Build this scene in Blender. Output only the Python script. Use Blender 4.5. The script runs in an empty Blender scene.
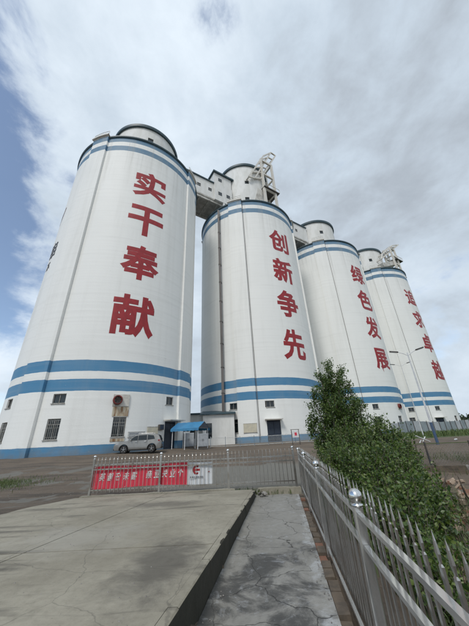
import bpy, bmesh, math, random
import numpy as np
from mathutils import Vector, Matrix
random.seed(7); rng = np.random.default_rng(11)
scene = bpy.context.scene
COL = scene.collection
D2R = math.radians

# ------------------------------------------------------------------ camera
EYE = 1.6
F_PX, PITCH, ROLL = 261.4, D2R(25.3), D2R(-2.83)
cam_d = bpy.data.cameras.new('camera'); cam = bpy.data.objects.new('camera', cam_d); COL.objects.link(cam)
cam_d.sensor_fit = 'VERTICAL'; cam_d.sensor_height = 36.0; cam_d.lens = 36.0 * F_PX / 626.0
cam_d.clip_start = 0.05; cam_d.clip_end = 3000
def _dir(u, v, f):
    c, s = math.cos(ROLL), math.sin(ROLL); u, v = c*u - s*v, s*u + c*v
    c, s = math.cos(PITCH), math.sin(PITCH)
    return Vector((u, c*f - s*v, s*f + c*v))
rx, ry, rz = _dir(1, 0, 0), _dir(0, 1, 0), -_dir(0, 0, 1)
m = Matrix((rx, ry, rz)).transposed().to_4x4(); m.translation = (0, 0, EYE)
cam.matrix_world = m
scene.camera = cam
scene.render.resolution_x, scene.render.resolution_y = 767, 1024

# ------------------------------------------------------------------ sky and sun
SUN_AZ, SUN_EL = 203.0, 50.0            # compass style: 0 = +Y, clockwise
world = bpy.data.worlds.new('World'); scene.world = world; world.use_nodes = True
nt = world.node_tree; nt.nodes.clear()
def N(t, tree=None, **kw):
    n = (tree or nt).nodes.new(t)
    for k, v in kw.items(): setattr(n, k, v)
    return n
def L(a, b, tree=None): (tree or nt).links.new(a, b)
def mathn(op, a, b=None, tree=None, clamp=False):
    n = N('ShaderNodeMath', tree, operation=op, use_clamp=clamp)
    for i, v in enumerate((a, b)):
        if v is None: continue
        if isinstance(v, (int, float)): n.inputs[i].default_value = v
        else: L(v, n.inputs[i], tree)
    return n.outputs[0]
sky = N('ShaderNodeTexSky', sky_type='NISHITA', sun_disc=False)
sky.sun_elevation = D2R(SUN_EL); sky.sun_rotation = D2R(SUN_AZ); sky.altitude = 200; sky.dust_density = 0.1; sky.air_density = 1.0; sky.ozone_density = 0.6
bg_sky = N('ShaderNodeBackground'); bg_sky.inputs[1].default_value = 0.15
L(sky.outputs[0], bg_sky.inputs[0])
tc = N('ShaderNodeTexCoord'); sep = N('ShaderNodeSeparateXYZ'); L(tc.outputs['Generated'], sep.inputs[0])
zc = mathn('ADD', mathn('MAXIMUM', sep.outputs[2], 0.0), 0.22)
comb = N('ShaderNodeCombineXYZ'); L(mathn('DIVIDE', sep.outputs[0], zc), comb.inputs[0]); L(mathn('DIVIDE', sep.outputs[1], zc), comb.inputs[1])
def noise(scale, detail, rough, off, dist=0.0, vec=None):
    mp = N('ShaderNodeMapping'); mp.inputs['Location'].default_value = off; L(vec or comb.outputs[0], mp.inputs[0])
    n = N('ShaderNodeTexNoise'); n.inputs['Scale'].default_value = scale; n.inputs['Detail'].default_value = detail
    n.inputs['Roughness'].default_value = rough; n.inputs['Distortion'].default_value = dist
    L(mp.outputs[0], n.inputs['Vector']); return n.outputs['Fac']
mpd = N('ShaderNodeMapping'); mpd.inputs['Scale'].default_value = (1.0, 1.0, 1.7); L(tc.outputs['Generated'], mpd.inputs[0])
n1 = noise(3.4, 12, 0.60, (5.1, 2.7, 1.3), 0.25, mpd.outputs[0])
n2 = noise(1.35, 12, 0.54, (4.9, 1.2, 2.6), 0.20, mpd.outputs[0])
n3 = noise(6.0, 10, 0.62, (1.0, 9.0, 3.0), 0.25, mpd.outputs[0])
def maprange(t, v, a, b, c=0.0, d=1.0, smooth=True):
    n = N('ShaderNodeMapRange', t); n.interpolation_type = 'SMOOTHSTEP' if smooth else 'LINEAR'
    L(v, n.inputs[0], t)
    for i, q in enumerate((a, b, c, d)): n.inputs[i+1].default_value = q
    return n.outputs[0]
# cloud cover opens towards the west (-X)
west = mathn('MULTIPLY', mathn('ADD', mathn('MULTIPLY', sep.outputs[0], -1.0), -0.385), 3.1)
west = mathn('MULTIPLY', mathn('MAXIMUM', west, 0.0), maprange(nt, sep.outputs[2], 0.34, 0.60, 0.42, 1.0))
cov = mathn('SUBTRACT', mathn('ADD', mathn('MULTIPLY', n1, 1.9), -0.10), west)
mr = N('ShaderNodeMapRange', interpolation_type='SMOOTHSTEP'); mr.inputs[1].default_value = 0.24; mr.inputs[2].default_value = 0.66; mr.inputs[3].default_value = 0.08
L(cov, mr.inputs[0])
tone = mathn('ADD', mathn('MULTIPLY', n2, 0.76), mathn('MULTIPLY', n3, 0.24))
rampc = N('ShaderNodeValToRGB'); cr = rampc.color_ramp
cr.elements[0].position = 0.24; cr.elements[0].color = (0.30, 0.345, 0.405, 1)
cr.elements[1].position = 0.63; cr.elements[1].color = (0.77, 0.86, 0.95, 1)
e = cr.elements.new(0.37); e.color = (0.43, 0.485, 0.55, 1)
e = cr.elements.new(0.475); e.color = (0.57, 0.66, 0.755, 1)
tone = mathn('ADD', tone, mathn('MULTIPLY', mathn('SUBTRACT', 1.0, mr.outputs[0]), 0.20))
L(tone, rampc.inputs[0])
bg_cl = N('ShaderNodeBackground'); bg_cl.inputs[1].default_value = 1.0; L(rampc.outputs[0], bg_cl.inputs[0])
mix = N('ShaderNodeMixShader'); L(mr.outputs[0], mix.inputs[0]); L(bg_sky.outputs[0], mix.inputs[1]); L(bg_cl.outputs[0], mix.inputs[2])
wo = N('ShaderNodeOutputWorld'); L(mix.outputs[0], wo.inputs[0])

sd = bpy.data.lights.new('sun', 'SUN'); sd.energy = 1.65; sd.angle = D2R(14); sd.color = (1.0, 0.965, 0.91)
sun = bpy.data.objects.new('sun', sd); COL.objects.link(sun)
sdir = Vector((math.sin(D2R(SUN_AZ))*math.cos(D2R(SUN_EL)), math.cos(D2R(SUN_AZ))*math.cos(D2R(SUN_EL)), math.sin(D2R(SUN_EL))))
sun.rotation_euler = sdir.to_track_quat('Z', 'Y').to_euler(); sun.location = (0, -20, 60)

vs = scene.view_settings
vs.view_transform = 'Standard'; vs.look = 'None'; vs.gamma = 1.0; vs.use_curve_mapping = False; vs.exposure = 0.1
scene.render.engine = 'CYCLES'

# ------------------------------------------------------------------ materials
def new_mat(name):
    mt = bpy.data.materials.new(name); mt.use_nodes = True
    t = mt.node_tree; b = t.nodes['Principled BSDF']; return mt, t, b
def tex_noise(t, vec, scale, detail=5, rough=0.55, dist=0.0, vscale=None):
    if vscale is not None:
        mp = N('ShaderNodeMapping', t); mp.inputs['Scale'].default_value = vscale; L(vec, mp.inputs[0], t); vec = mp.outputs[0]
    n = N('ShaderNodeTexNoise', t); n.inputs['Scale'].default_value = scale; n.inputs['Detail'].default_value = detail
    n.inputs['Roughness'].default_value = rough; n.inputs['Distortion'].default_value = dist; L(vec, n.inputs['Vector'], t)
    return n.outputs['Fac']
def mixc(t, fac, a, b, mode='MIX'):
    n = N('ShaderNodeMix', t, data_type='RGBA', blend_type=mode)
    if isinstance(fac, (int, float)): n.inputs[0].default_value = fac
    else: L(fac, n.inputs[0], t)
    for i, q in ((6, a), (7, b)):
        if isinstance(q, tuple): n.inputs[i].default_value = (*q, 1) if len(q) == 3 else q
        else: L(q, n.inputs[i], t)
    return n.outputs[2]
def bump(t, b, h, strength=0.3, dist=0.02):
    n = N('ShaderNodeBump', t); n.inputs['Strength'].default_value = strength; n.inputs['Distance'].default_value = dist
    L(h, n.inputs['Height'], t); L(n.outputs[0], b.inputs['Normal'], t)
def objc(t, world=False):
    if world:
        g = N('ShaderNodeNewGeometry', t); return g.outputs['Position']
    return N('ShaderNodeTexCoord', t).outputs['Object']
def M(name, c1, c2=None, scale=6.0, rough=0.7, metal=0.0, bmp=0.15, vscale=None, world=False, lo=0.35, hi=0.65):
    mt, t, b = new_mat(name); c2 = c2 or tuple(x*0.75 for x in c1)
    v = objc(t, world); f = tex_noise(t, v, scale, 6, 0.6, 0.2, vscale)
    L(mixc(t, maprange(t, f, lo, hi), c1, c2), b.inputs['Base Color'], t)
    b.inputs['Roughness'].default_value = rough; b.inputs['Metallic'].default_value = metal
    if bmp: bump(t, b, tex_noise(t, v, scale*5, 4), bmp, 0.01)
    return mt

BLUE = (0.066, 0.225, 0.395); BLUE_HAZED = (0.085, 0.20, 0.315); WHITE = (0.84, 0.84, 0.81)  # second blue has haze mixed into its colour, for the top bands
def silo_paint():
    mt, t, b = new_mat('silo_paint')
    v = objc(t); s = N('ShaderNodeSeparateXYZ', t); L(v, s.inputs[0], t)
    wob = mathn('MULTIPLY', mathn('SUBTRACT', tex_noise(t, v, 1.1, 4), 0.5, t), 0.10, t)
    zz = mathn('DIVIDE', mathn('ADD', s.outputs[2], wob, t), 50.0, t)
    r = N('ShaderNodeValToRGB', t); c = r.color_ramp; c.interpolation = 'CONSTANT'
    stops = [(0, BLUE), (0.78, WHITE), (5.48, BLUE), (6.67, WHITE), (7.49, BLUE), (8.68, WHITE), (42.77, BLUE_HAZED), (43.83, WHITE), (44.85, BLUE_HAZED), (45.95, WHITE)]
    c.elements[0].position = 0; c.elements[0].color = (*BLUE, 1); c.elements[1].position = stops[1][0]/50; c.elements[1].color = (*WHITE, 1)
    for p, q in stops[2:]:
        e = c.elements.new(p/50); e.color = (*q, 1)
    L(zz, r.inputs[0], t)
    col = r.outputs[0]
    # rain streaks running down, faint slip-form lifts, chips of paint
    st = tex_noise(t, v, 1.0, 7, 0.6, 0.0, (0.8, 0.8, 0.05)); st = maprange(t, st, 0.44, 0.78, 0.0, 0.22)
    col = mixc(t, st, col, (0.42, 0.41, 0.37))
    big = tex_noise(t, v, 0.16, 4, 0.5); col = mixc(t, maprange(t, big, 0.45, 0.75, 0.0, 0.10), col, (0.50, 0.50, 0.47))
    lift = tex_noise(t, v, 1.0, 3, 0.5, 0.0, (0.10, 0.10, 2.6)); col = mixc(t, maprange(t, lift, 0.48, 0.75, 0.0, 0.12), col, (0.50, 0.49, 0.46))
    chip = tex_noise(t, v, 2.3, 8, 0.72); col = mixc(t, maprange(t, chip, 0.66, 0.70, 0.0, 0.45), col, (0.60, 0.59, 0.56))
    rn = tex_noise(t, v, 1.0, 8, 0.68, 0.0, (1.7, 1.7, 0.05)); col = mixc(t, mathn('MULTIPLY', maprange(t, rn, 0.50, 0.70, 0.0, 0.45), maprange(t, mathn('ADD', s.outputs[2], mathn('MULTIPLY', big, 14.0, t), t), 40, 52), t), col, (0.36, 0.34, 0.30))
    # splash dirt at the foot
    ft = mathn('ADD', s.outputs[2], mathn('MULTIPLY', tex_noise(t, v, 0.9, 6, 0.65), -2.6, t), t)
    col = mixc(t, maprange(t, ft, -1.6, -0.3, 0.55, 0.0), col, (0.17, 0.17, 0.16))
    L(col, b.inputs['Base Color'], t); b.inputs['Roughness'].default_value = 0.62
    bump(t, b, mathn('ADD', tex_noise(t, v, 9, 5), mathn('MULTIPLY', lift, 2.0, t), t), 0.22, 0.03)
    return mt
M_SILO = silo_paint()
M_RED = M('red_letter_paint', (0.35, 0.017, 0.023), (0.27, 0.014, 0.018), 2.0, 0.55, bmp=0.05)
M_TEAL = M('dark_teal_fascia', (0.030, 0.060, 0.078), (0.045, 0.085, 0.10), 2.0, 0.5)
M_WALLW = M('white_render', (0.76, 0.755, 0.73), (0.66, 0.655, 0.62), 1.2, 0.7, vscale=(1, 1, .3))
M_ROOFG = M('roof_felt', (0.25, 0.25, 0.25), (0.16, 0.16, 0.16), 0.8, 0.85)
M_CONCW = M('painted_concrete', (0.62, 0.60, 0.55), (0.40, 0.38, 0.34), 0.9, 0.8)
M_STEELW = M('weathered_cream_steel', (0.66, 0.63, 0.57), (0.42, 0.36, 0.29), 0.9, 0.6, lo=.5, hi=.8)
M_DARKST = M('dark_steel', (0.05, 0.05, 0.052), (0.09, 0.075, 0.06), 1.6, 0.55)
M_DUCT = M('brown_grey_duct', (0.115, 0.105, 0.10), (0.17, 0.155, 0.145), 0.8, 0.6, vscale=(1, 1, .2))
M_FRAME = M('window_frame', (0.42, 0.42, 0.40), (0.26, 0.24, 0.21), 4, 0.5)
M_DOOR = M('dark_blue_door', (0.018, 0.030, 0.055), (0.028, 0.04, 0.06), 3, 0.5)
M_RUST = M('rust_streaked_board', (0.56, 0.50, 0.38), (0.24, 0.13, 0.06), 1.8, 0.8, vscale=(2, 2, .5))
M_FAN = M('red_fan_housing', (0.20, 0.022, 0.016), (0.09, 0.015, 0.012), 3, 0.55)
M_BLACK = M('black_rubber', (0.012, 0.012, 0.012), (0.03, 0.028, 0.026), 8, 0.75)
M_BOARD = M('notice_board', (0.62, 0.62, 0.58), (0.40, 0.42, 0.42), 2.6, 0.6)
M_BOARDY = M('faded_cream_board', (0.60, 0.55, 0.42), (0.50, 0.47, 0.38), 2.0, 0.6)
M_GREYTXT = M('faded_print', (0.20, 0.21, 0.23), (0.30, 0.31, 0.33), 5, 0.7)
def glass(name, c=(0.012, 0.016, 0.018)):
    mt, t, b = new_mat(name); v = objc(t)
    L(mixc(t, tex_noise(t, v, 1.3, 4), c, tuple(x*2.2 for x in c)), b.inputs['Base Color'], t)
    b.inputs['Roughness'].default_value = 0.08; b.inputs['Specular IOR Level'].default_value = 0.6
    bump(t, b, tex_noise(t, v, 2.0, 2), 0.05, 0.01)
    return mt
M_GLASS = glass('window_glass')
M_STEEL = None
def stainless():
    mt, t, b = new_mat('stainless_steel'); v = objc(t, True)
    f = tex_noise(t, v, 3.0, 4, 0.5)
    L(mixc(t, maprange(t, f, 0.45, 0.8), (0.74, 0.735, 0.72), (0.58, 0.56, 0.53)), b.inputs['Base Color'], t)
    b.inputs['Metallic'].default_value = 0.9
    L(maprange(t, tex_noise(t, v, 6, 3), 0.3, 0.7, 0.13, 0.24), b.inputs['Roughness'], t)
    return mt
M_STEEL = stainless()
def chrome():
    mt, t, b = new_mat('polished_ball_steel'); v = objc(t, True)
    b.inputs['Base Color'].default_value = (0.68, 0.675, 0.66, 1); b.inputs['Metallic'].default_value = 1.0
    L(maprange(t, tex_noise(t, v, 30, 4), 0.35, 0.7, 0.16, 0.36), b.inputs['Roughness'], t)
    return mt
M_BALL = chrome()
M_STEELD = M('dull_fence_steel', (0.54, 0.535, 0.52), (0.38, 0.355, 0.32), 4, 0.26, 0.9, bmp=0, world=True)
M_BRICK = M('old_brown_brick', (0.135, 0.104, 0.074), (0.080, 0.064, 0.048), 5, 0.9, bmp=0.5, world=True)
M_BRICKR = M('red_brick', (0.22, 0.105, 0.065), (0.14, 0.075, 0.05), 6, 0.9, bmp=0.5, world=True)
M_BRICKP = M('pale_tan_brick', (0.40, 0.31, 0.23), (0.26, 0.19, 0.14), 6, 0.9, bmp=0.5, world=True)
M_RUBBLE = M('grey_rubble', (0.30, 0.285, 0.26), (0.17, 0.155, 0.14), 6, 0.95, bmp=0.5, world=True)

def concrete(name, c1, c2, dirt, crack_scale=None, stain=0.5, far=None):
    mt, t, b = new_mat(name); v = objc(t, True)
    f = tex_noise(t, v, 0.55, 7, 0.6, 0.3); col = mixc(t, maprange(t, f, 0.35, 0.68), c1, c2)
    g = tex_noise(t, v, 9, 8, 0.7); col = mixc(t, maprange(t, g, 0.40, 0.75, 0, 0.35), col, dirt)
    s = tex_noise(t, v, 1.5, 6, 0.62, 0.6); col = mixc(t, maprange(t, s, 0.58, 0.72, 0, stain), col, dirt)
    g2 = tex_noise(t, v, 75, 4, 0.75); col = mixc(t, maprange(t, g2, 0.5, 0.72, 0, 0.35), col, c1); col = mixc(t, maprange(t, tex_noise(t, v, 38, 5, 0.8), 0.56, 0.70, 0, 0.5), col, dirt)
    h = g
    L(col, b.inputs['Base Color'], t); b.inputs['Roughness'].default_value = 0.88
    bump(t, b, mathn('ADD', h, mathn('MULTIPLY', g2, 0.4, t), t), 0.35, 0.012)
    return mt, t, b, v, col
M_SLAB, t, b, v, col = concrete('yard_concrete', (0.330, 0.302, 0.236), (0.225, 0.202, 0.152), (0.115, 0.100, 0.072))
# sweeping tyre scuffs and long damp drag marks on the slab
sc = tex_noise(t, v, 1.0, 4, 0.5, 0.4, (0.5, 3.2, 1)); col = mixc(t, maprange(t, sc, 0.585, 0.68, 0, 0.6), col, (0.095, 0.085, 0.066))
def blot(col, x, y, rx_, ry_, c, amt):
    mp_ = N('ShaderNodeMapping', t); mp_.inputs['Location'].default_value = (-x/rx_, -y/ry_, 0); mp_.inputs['Scale'].default_value = (1/rx_, 1/ry_, 0); L(v, mp_.inputs[0], t)
    ln_ = N('ShaderNodeVectorMath', t, operation='LENGTH'); L(mp_.outputs[0], ln_.inputs[0], t)
    d_ = mathn('ADD', ln_.outputs['Value'], mathn('MULTIPLY', mathn('SUBTRACT', tex_noise(t, v, 2.4, 8, 0.65, 0.5), 0.5, t), 2.2, t), t)
    return mixc(t, maprange(t, d_, 0.35, 1.35, amt, 0.0), col, c)
col = blot(col, -1.0, 4.0, 0.45, 0.9, (0.070, 0.062, 0.050), 0.75)
col = blot(col, -1.9, 7.6, 0.9, 0.4, (0.085, 0.075, 0.060), 0.6)
col = blot(col, -3.7, 4.6, 0.9, 0.10, (0.050, 0.045, 0.036), 0.8)
col = blot(col, -3.3, 4.0, 0.7, 0.09, (0.050, 0.045, 0.036), 0.8)
col = blot(col, -4.4, 5.7, 0.8, 0.12, (0.060, 0.052, 0.042), 0.7)
col = blot(col, -2.6, 5.2, 1.1, 0.8, (0.33, 0.31, 0.265), 0.5)
ck = N('ShaderNodeTexVoronoi', t, feature='DISTANCE_TO_EDGE'); ck.inputs['Scale'].default_value = 0.42
mp = N('ShaderNodeMixRGB', t); mp.blend_type = 'ADD'; mp.inputs[0].default_value = 0.35
nn = N('ShaderNodeTexNoise', t); nn.inputs['Scale'].default_value = 2.0; nn.inputs['Detail'].default_value = 6; L(v, nn.inputs['Vector'], t)
L(v, mp.inputs[1], t); L(nn.outputs['Color'], mp.inputs[2], t); L(mp.outputs[0], ck.inputs['Vector'], t)
col = mixc(t, maprange(t, ck.outputs['Distance'], 0.0, 0.004, 0.35, 0.0), col, (0.04, 0.037, 0.03))
L(col, b.inputs['Base Color'], t)
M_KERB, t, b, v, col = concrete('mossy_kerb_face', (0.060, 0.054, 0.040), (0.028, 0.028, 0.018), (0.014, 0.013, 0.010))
def path_mat():
    mt, t, b, v, col = concrete('cracked_path_concrete', (0.285, 0.275, 0.248), (0.205, 0.198, 0.176), (0.105, 0.100, 0.090), stain=0.45)
    s = N('ShaderNodeSeparateXYZ', t); L(v, s.inputs[0], t)
    # black mould patches, mainly in the near half
    bl = tex_noise(t, v, 1.7, 8, 0.66, 0.5)
    near = maprange(t, s.outputs[1], 4.5, 7.2, 0.15, -0.10)
    blk = maprange(t, mathn('ADD', bl, near, t), 0.57, 0.74, 0.0, 0.80); col = mixc(t, blk, col, (0.030, 0.030, 0.030))
    # lime bloom along the fence side and in thin veins
    xr = mathn('SUBTRACT', s.outputs[0], mathn('MULTIPLY', s.outputs[1], 0.145, t), t)      # about 0.33 at the right edge
    edge = mathn('MULTIPLY', maprange(t, xr, -0.05, 0.26, -0.22, 0.13), 1.0, t)
    li = tex_noise(t, v, 2.6, 8, 0.7, 0.6); lime = maprange(t, mathn('ADD', li, edge, t), 0.56, 0.78, 0.0, 0.8)
    col = mixc(t, lime, col, (0.45, 0.46, 0.46))
    ch = tex_noise(t, v, 5.5, 8, 0.75, 0.8); col = mixc(t, maprange(t, ch, 0.54, 0.68, 0.0, 0.50), col, (0.36, 0.37, 0.38))
    # cracks
    nn = N('ShaderNodeTexNoise', t); nn.inputs['Scale'].default_value = 3.0; nn.inputs['Detail'].default_value = 7; L(v, nn.inputs['Vector'], t)
    ad = N('ShaderNodeMixRGB', t); ad.blend_type = 'ADD'; ad.inputs[0].default_value = 0.30; L(v, ad.inputs[1], t); L(nn.outputs['Color'], ad.inputs[2], t)
    ck = N('ShaderNodeTexVoronoi', t, feature='DISTANCE_TO_EDGE'); ck.inputs['Scale'].default_value = 1.15; L(ad.outputs[0], ck.inputs['Vector'], t)
    msk = tex_noise(t, v, 0.8, 3)
    cr = mathn('MULTIPLY', maprange(t, ck.outputs['Distance'], 0.0, 0.010, 1.0, 0.0), maprange(t, msk, 0.36, 0.50), t)
    col = mixc(t, mathn('MULTIPLY', cr, 0.85, t), col, (0.020, 0.019, 0.017))
    L(col, b.inputs['Base Color'], t)
    g = tex_noise(t, v, 30, 6, 0.7)
    for lk in list(b.inputs['Normal'].links): t.links.remove(lk)
    bump(t, b, mathn('SUBTRACT', g, mathn('MULTIPLY', cr, 3.0, t), t), 0.35, 0.01)
    return mt
M_PATH = path_mat()
def ground_mat():
    mt, t, b = new_mat('dirt_yard'); v = objc(t, True)
    s = N('ShaderNodeSeparateXYZ', t); L(v, s.inputs[0], t)
    f = tex_noise(t, v, 0.35, 8, 0.62, 0.4); col = mixc(t, maprange(t, f, 0.35, 0.65), (0.165, 0.126, 0.090), (0.115, 0.089, 0.065))
    g = tex_noise(t, v, 7, 8, 0.7); col = mixc(t, maprange(t, g, 0.42, 0.72, 0, 0.5), col, (0.21, 0.17, 0.13))
    tr = tex_noise(t, v, 1.0, 6, 0.62, 0.3, (0.22, 1.3, 1)); col = mixc(t, maprange(t, tr, 0.52, 0.64, 0, 0.7), col, (0.065, 0.052, 0.040)); col = mixc(t, maprange(t, tr, 0.46, 0.36, 0, 0.5), col, (0.22, 0.165, 0.115))
    gg = tex_noise(t, v, 22, 6, 0.8); col = mixc(t, maprange(t, gg, 0.56, 0.66, 0, 0.5), col, (0.22, 0.172, 0.125)); col = mixc(t, maprange(t, gg, 0.44, 0.36, 0, 0.55), col, (0.05, 0.04, 0.032))
    # worn concrete showing beyond the cross fence, and broken pale patches to the left
    w = mathn('MULTIPLY', mathn('SUBTRACT', tex_noise(t, v, 0.6, 6, 0.6), 0.5, t), 4.0, t)
    yy = mathn('ADD', s.outputs[1], w, t); xx = mathn('ADD', s.outputs[0], w, t)
    c1 = mathn('MULTIPLY', maprange(t, yy, 15.0, 15.8, 1, 0), maprange(t, xx, -3.2, -2.4, 0, 1), t)
    c1 = mathn('MULTIPLY', c1, maprange(t, s.outputs[0], 2.4, 3.4, 1, 0), t)
    c1 = mathn('MULTIPLY', c1, maprange(t, s.outputs[1], 8.0, 9.2, 0, 1), t)
    pt = tex_noise(t, v, 0.5, 6, 0.6, 0.5); left = mathn('MULTIPLY', maprange(t, pt, 0.53, 0.58), maprange(t, s.outputs[1], 17, 20, 1, 0), t)
    left = mathn('MULTIPLY', left, maprange(t, s.outputs[0], -3.0, -3.6, 0, 1), t)
    fac = mathn('MAXIMUM', c1, mathn('MULTIPLY', left, 0.8, t), t)
    cc = mixc(t, tex_noise(t, v, 3, 6, 0.65), (0.17, 0.16, 0.135), (0.23, 0.22, 0.19))
    col = mixc(t, fac, col, cc)
    # scrubby green far to the right
    gr = mathn('MULTIPLY', maprange(t, mathn('ADD', s.outputs[1], w, t), 30, 36), maprange(t, mathn('ADD', s.outputs[0], w, t), 16, 20), t)
    gn = tex_noise(t, v, 0.25, 6, 0.6); col = mixc(t, mathn('MULTIPLY', gr, maprange(t, gn, 0.35, 0.5), t), col, (0.055, 0.10, 0.022))
    L(col, b.inputs['Base Color'], t); b.inputs['Roughness'].default_value = 0.95
    bump(t, b, mathn('ADD', g, tex_noise(t, v, 40, 5, 0.7), t), 0.9, 0.05)
    return mt
M_GROUND = ground_mat()
def leafmat(name, c, c2):
    mt, t, b = new_mat(name); v = objc(t, True)
    L(mixc(t, tex_noise(t, v, 5, 3), c, c2), b.inputs['Base Color'], t)
    b.inputs['Roughness'].default_value = 0.42; b.inputs['Subsurface Weight'].default_value = 0.0
    tr = N('ShaderNodeBsdfTranslucent', t); tr.inputs[0].default_value = (c[0]*1.5, c[1]*1.6, c[2]*0.8, 1)
    mx = N('ShaderNodeMixShader', t); mx.inputs[0].default_value = 0.28
    L(b.outputs[0], mx.inputs[1], t); L(tr.outputs[0], mx.inputs[2], t); L(mx.outputs[0], t.nodes['Material Output'].inputs[0], t)
    return mt
LEAF = [leafmat('leaf_dark', (0.030, 0.060, 0.016), (0.042, 0.076, 0.020)), leafmat('leaf_mid', (0.072, 0.125, 0.026), (0.088, 0.138, 0.032)),
        leafmat('leaf_light', (0.130, 0.185, 0.045), (0.160, 0.190, 0.060))]
M_BARK = M('bark', (0.075, 0.060, 0.045), (0.13, 0.11, 0.09), 12, 0.95, bmp=0.5)
M_GRASS = M('grass_blade', (0.060, 0.105, 0.025), (0.095, 0.12, 0.035), 1.5, 0.7, bmp=0, world=True)
M_DRYG = M('dry_reed', (0.10, 0.115, 0.045), (0.055, 0.085, 0.028), 2.5, 0.7, bmp=0, world=True)
M_BANR = M('red_banner_cloth', (0.72, 0.05, 0.085), (0.60, 0.04, 0.07), 3, 0.55)
M_BANW = M('white_banner_cloth', (0.72, 0.74, 0.76), (0.62, 0.64, 0.66), 3, 0.55)
M_BANT = M('banner_print_white', (0.74, 0.70, 0.68), (0.62, 0.56, 0.55), 6, 0.6)
M_TARP = M('blue_tarpaulin', (0.045, 0.23, 0.42), (0.04, 0.17, 0.33), 1.2, 0.45)
M_CAB = M('grey_painted_cabinet', (0.42, 0.44, 0.46), (0.33, 0.35, 0.37), 2.5, 0.5)
M_CARP = None
def carpaint():
    mt, t, b = new_mat('silver_car_paint'); b.inputs['Base Color'].default_value = (0.36, 0.355, 0.34, 1)
    b.inputs['Metallic'].default_value = 0.55; b.inputs['Roughness'].default_value = 0.32; b.inputs['Coat Weight'].default_value = 0.7
    v = objc(t); L(mixc(t, maprange(t, tex_noise(t, v, 3, 6), 0.45, 0.7, 0, 0.4), (0.29, 0.285, 0.27), (0.20, 0.185, 0.165)), b.inputs['Base Color'], t)
    return mt
M_CARP = carpaint()
M_RIM = M('alloy_rim', (0.50, 0.50, 0.50), (0.35, 0.35, 0.35), 8, 0.35, 0.8)
M_LAMPR = M('red_lamp_lens', (0.22, 0.01, 0.01), (0.16, 0.01, 0.01), 6, 0.2, bmp=0)
M_LAMPC = M('clear_lamp_lens', (0.55, 0.57, 0.60), (0.40, 0.42, 0.45), 9, 0.15, bmp=0)
M_POLEW = M('white_lamp_post', (0.66, 0.67, 0.68), (0.52, 0.53, 0.54), 2.0, 0.5)
M_POLEB = M('blue_lamp_base', (0.045, 0.085, 0.16), (0.07, 0.10, 0.16), 2.0, 0.5)
M_PANEL = M('blue_grey_sheet', (0.27, 0.31, 0.33), (0.19, 0.22, 0.24), 0.6, 0.6)
M_WIRE = M('galvanised_wire', (0.26, 0.255, 0.24), (0.15, 0.13, 0.11), 3, 0.5, 0.5, bmp=0, world=True)
M_WHITEP = M('white_plastic', (0.72, 0.72, 0.72), (0.60, 0.60, 0.60), 4, 0.5)
M_DISTL = M('far_foliage', (0.060, 0.085, 0.050), (0.085, 0.11, 0.065), 0.4, 0.9, bmp=0, world=True)

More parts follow.
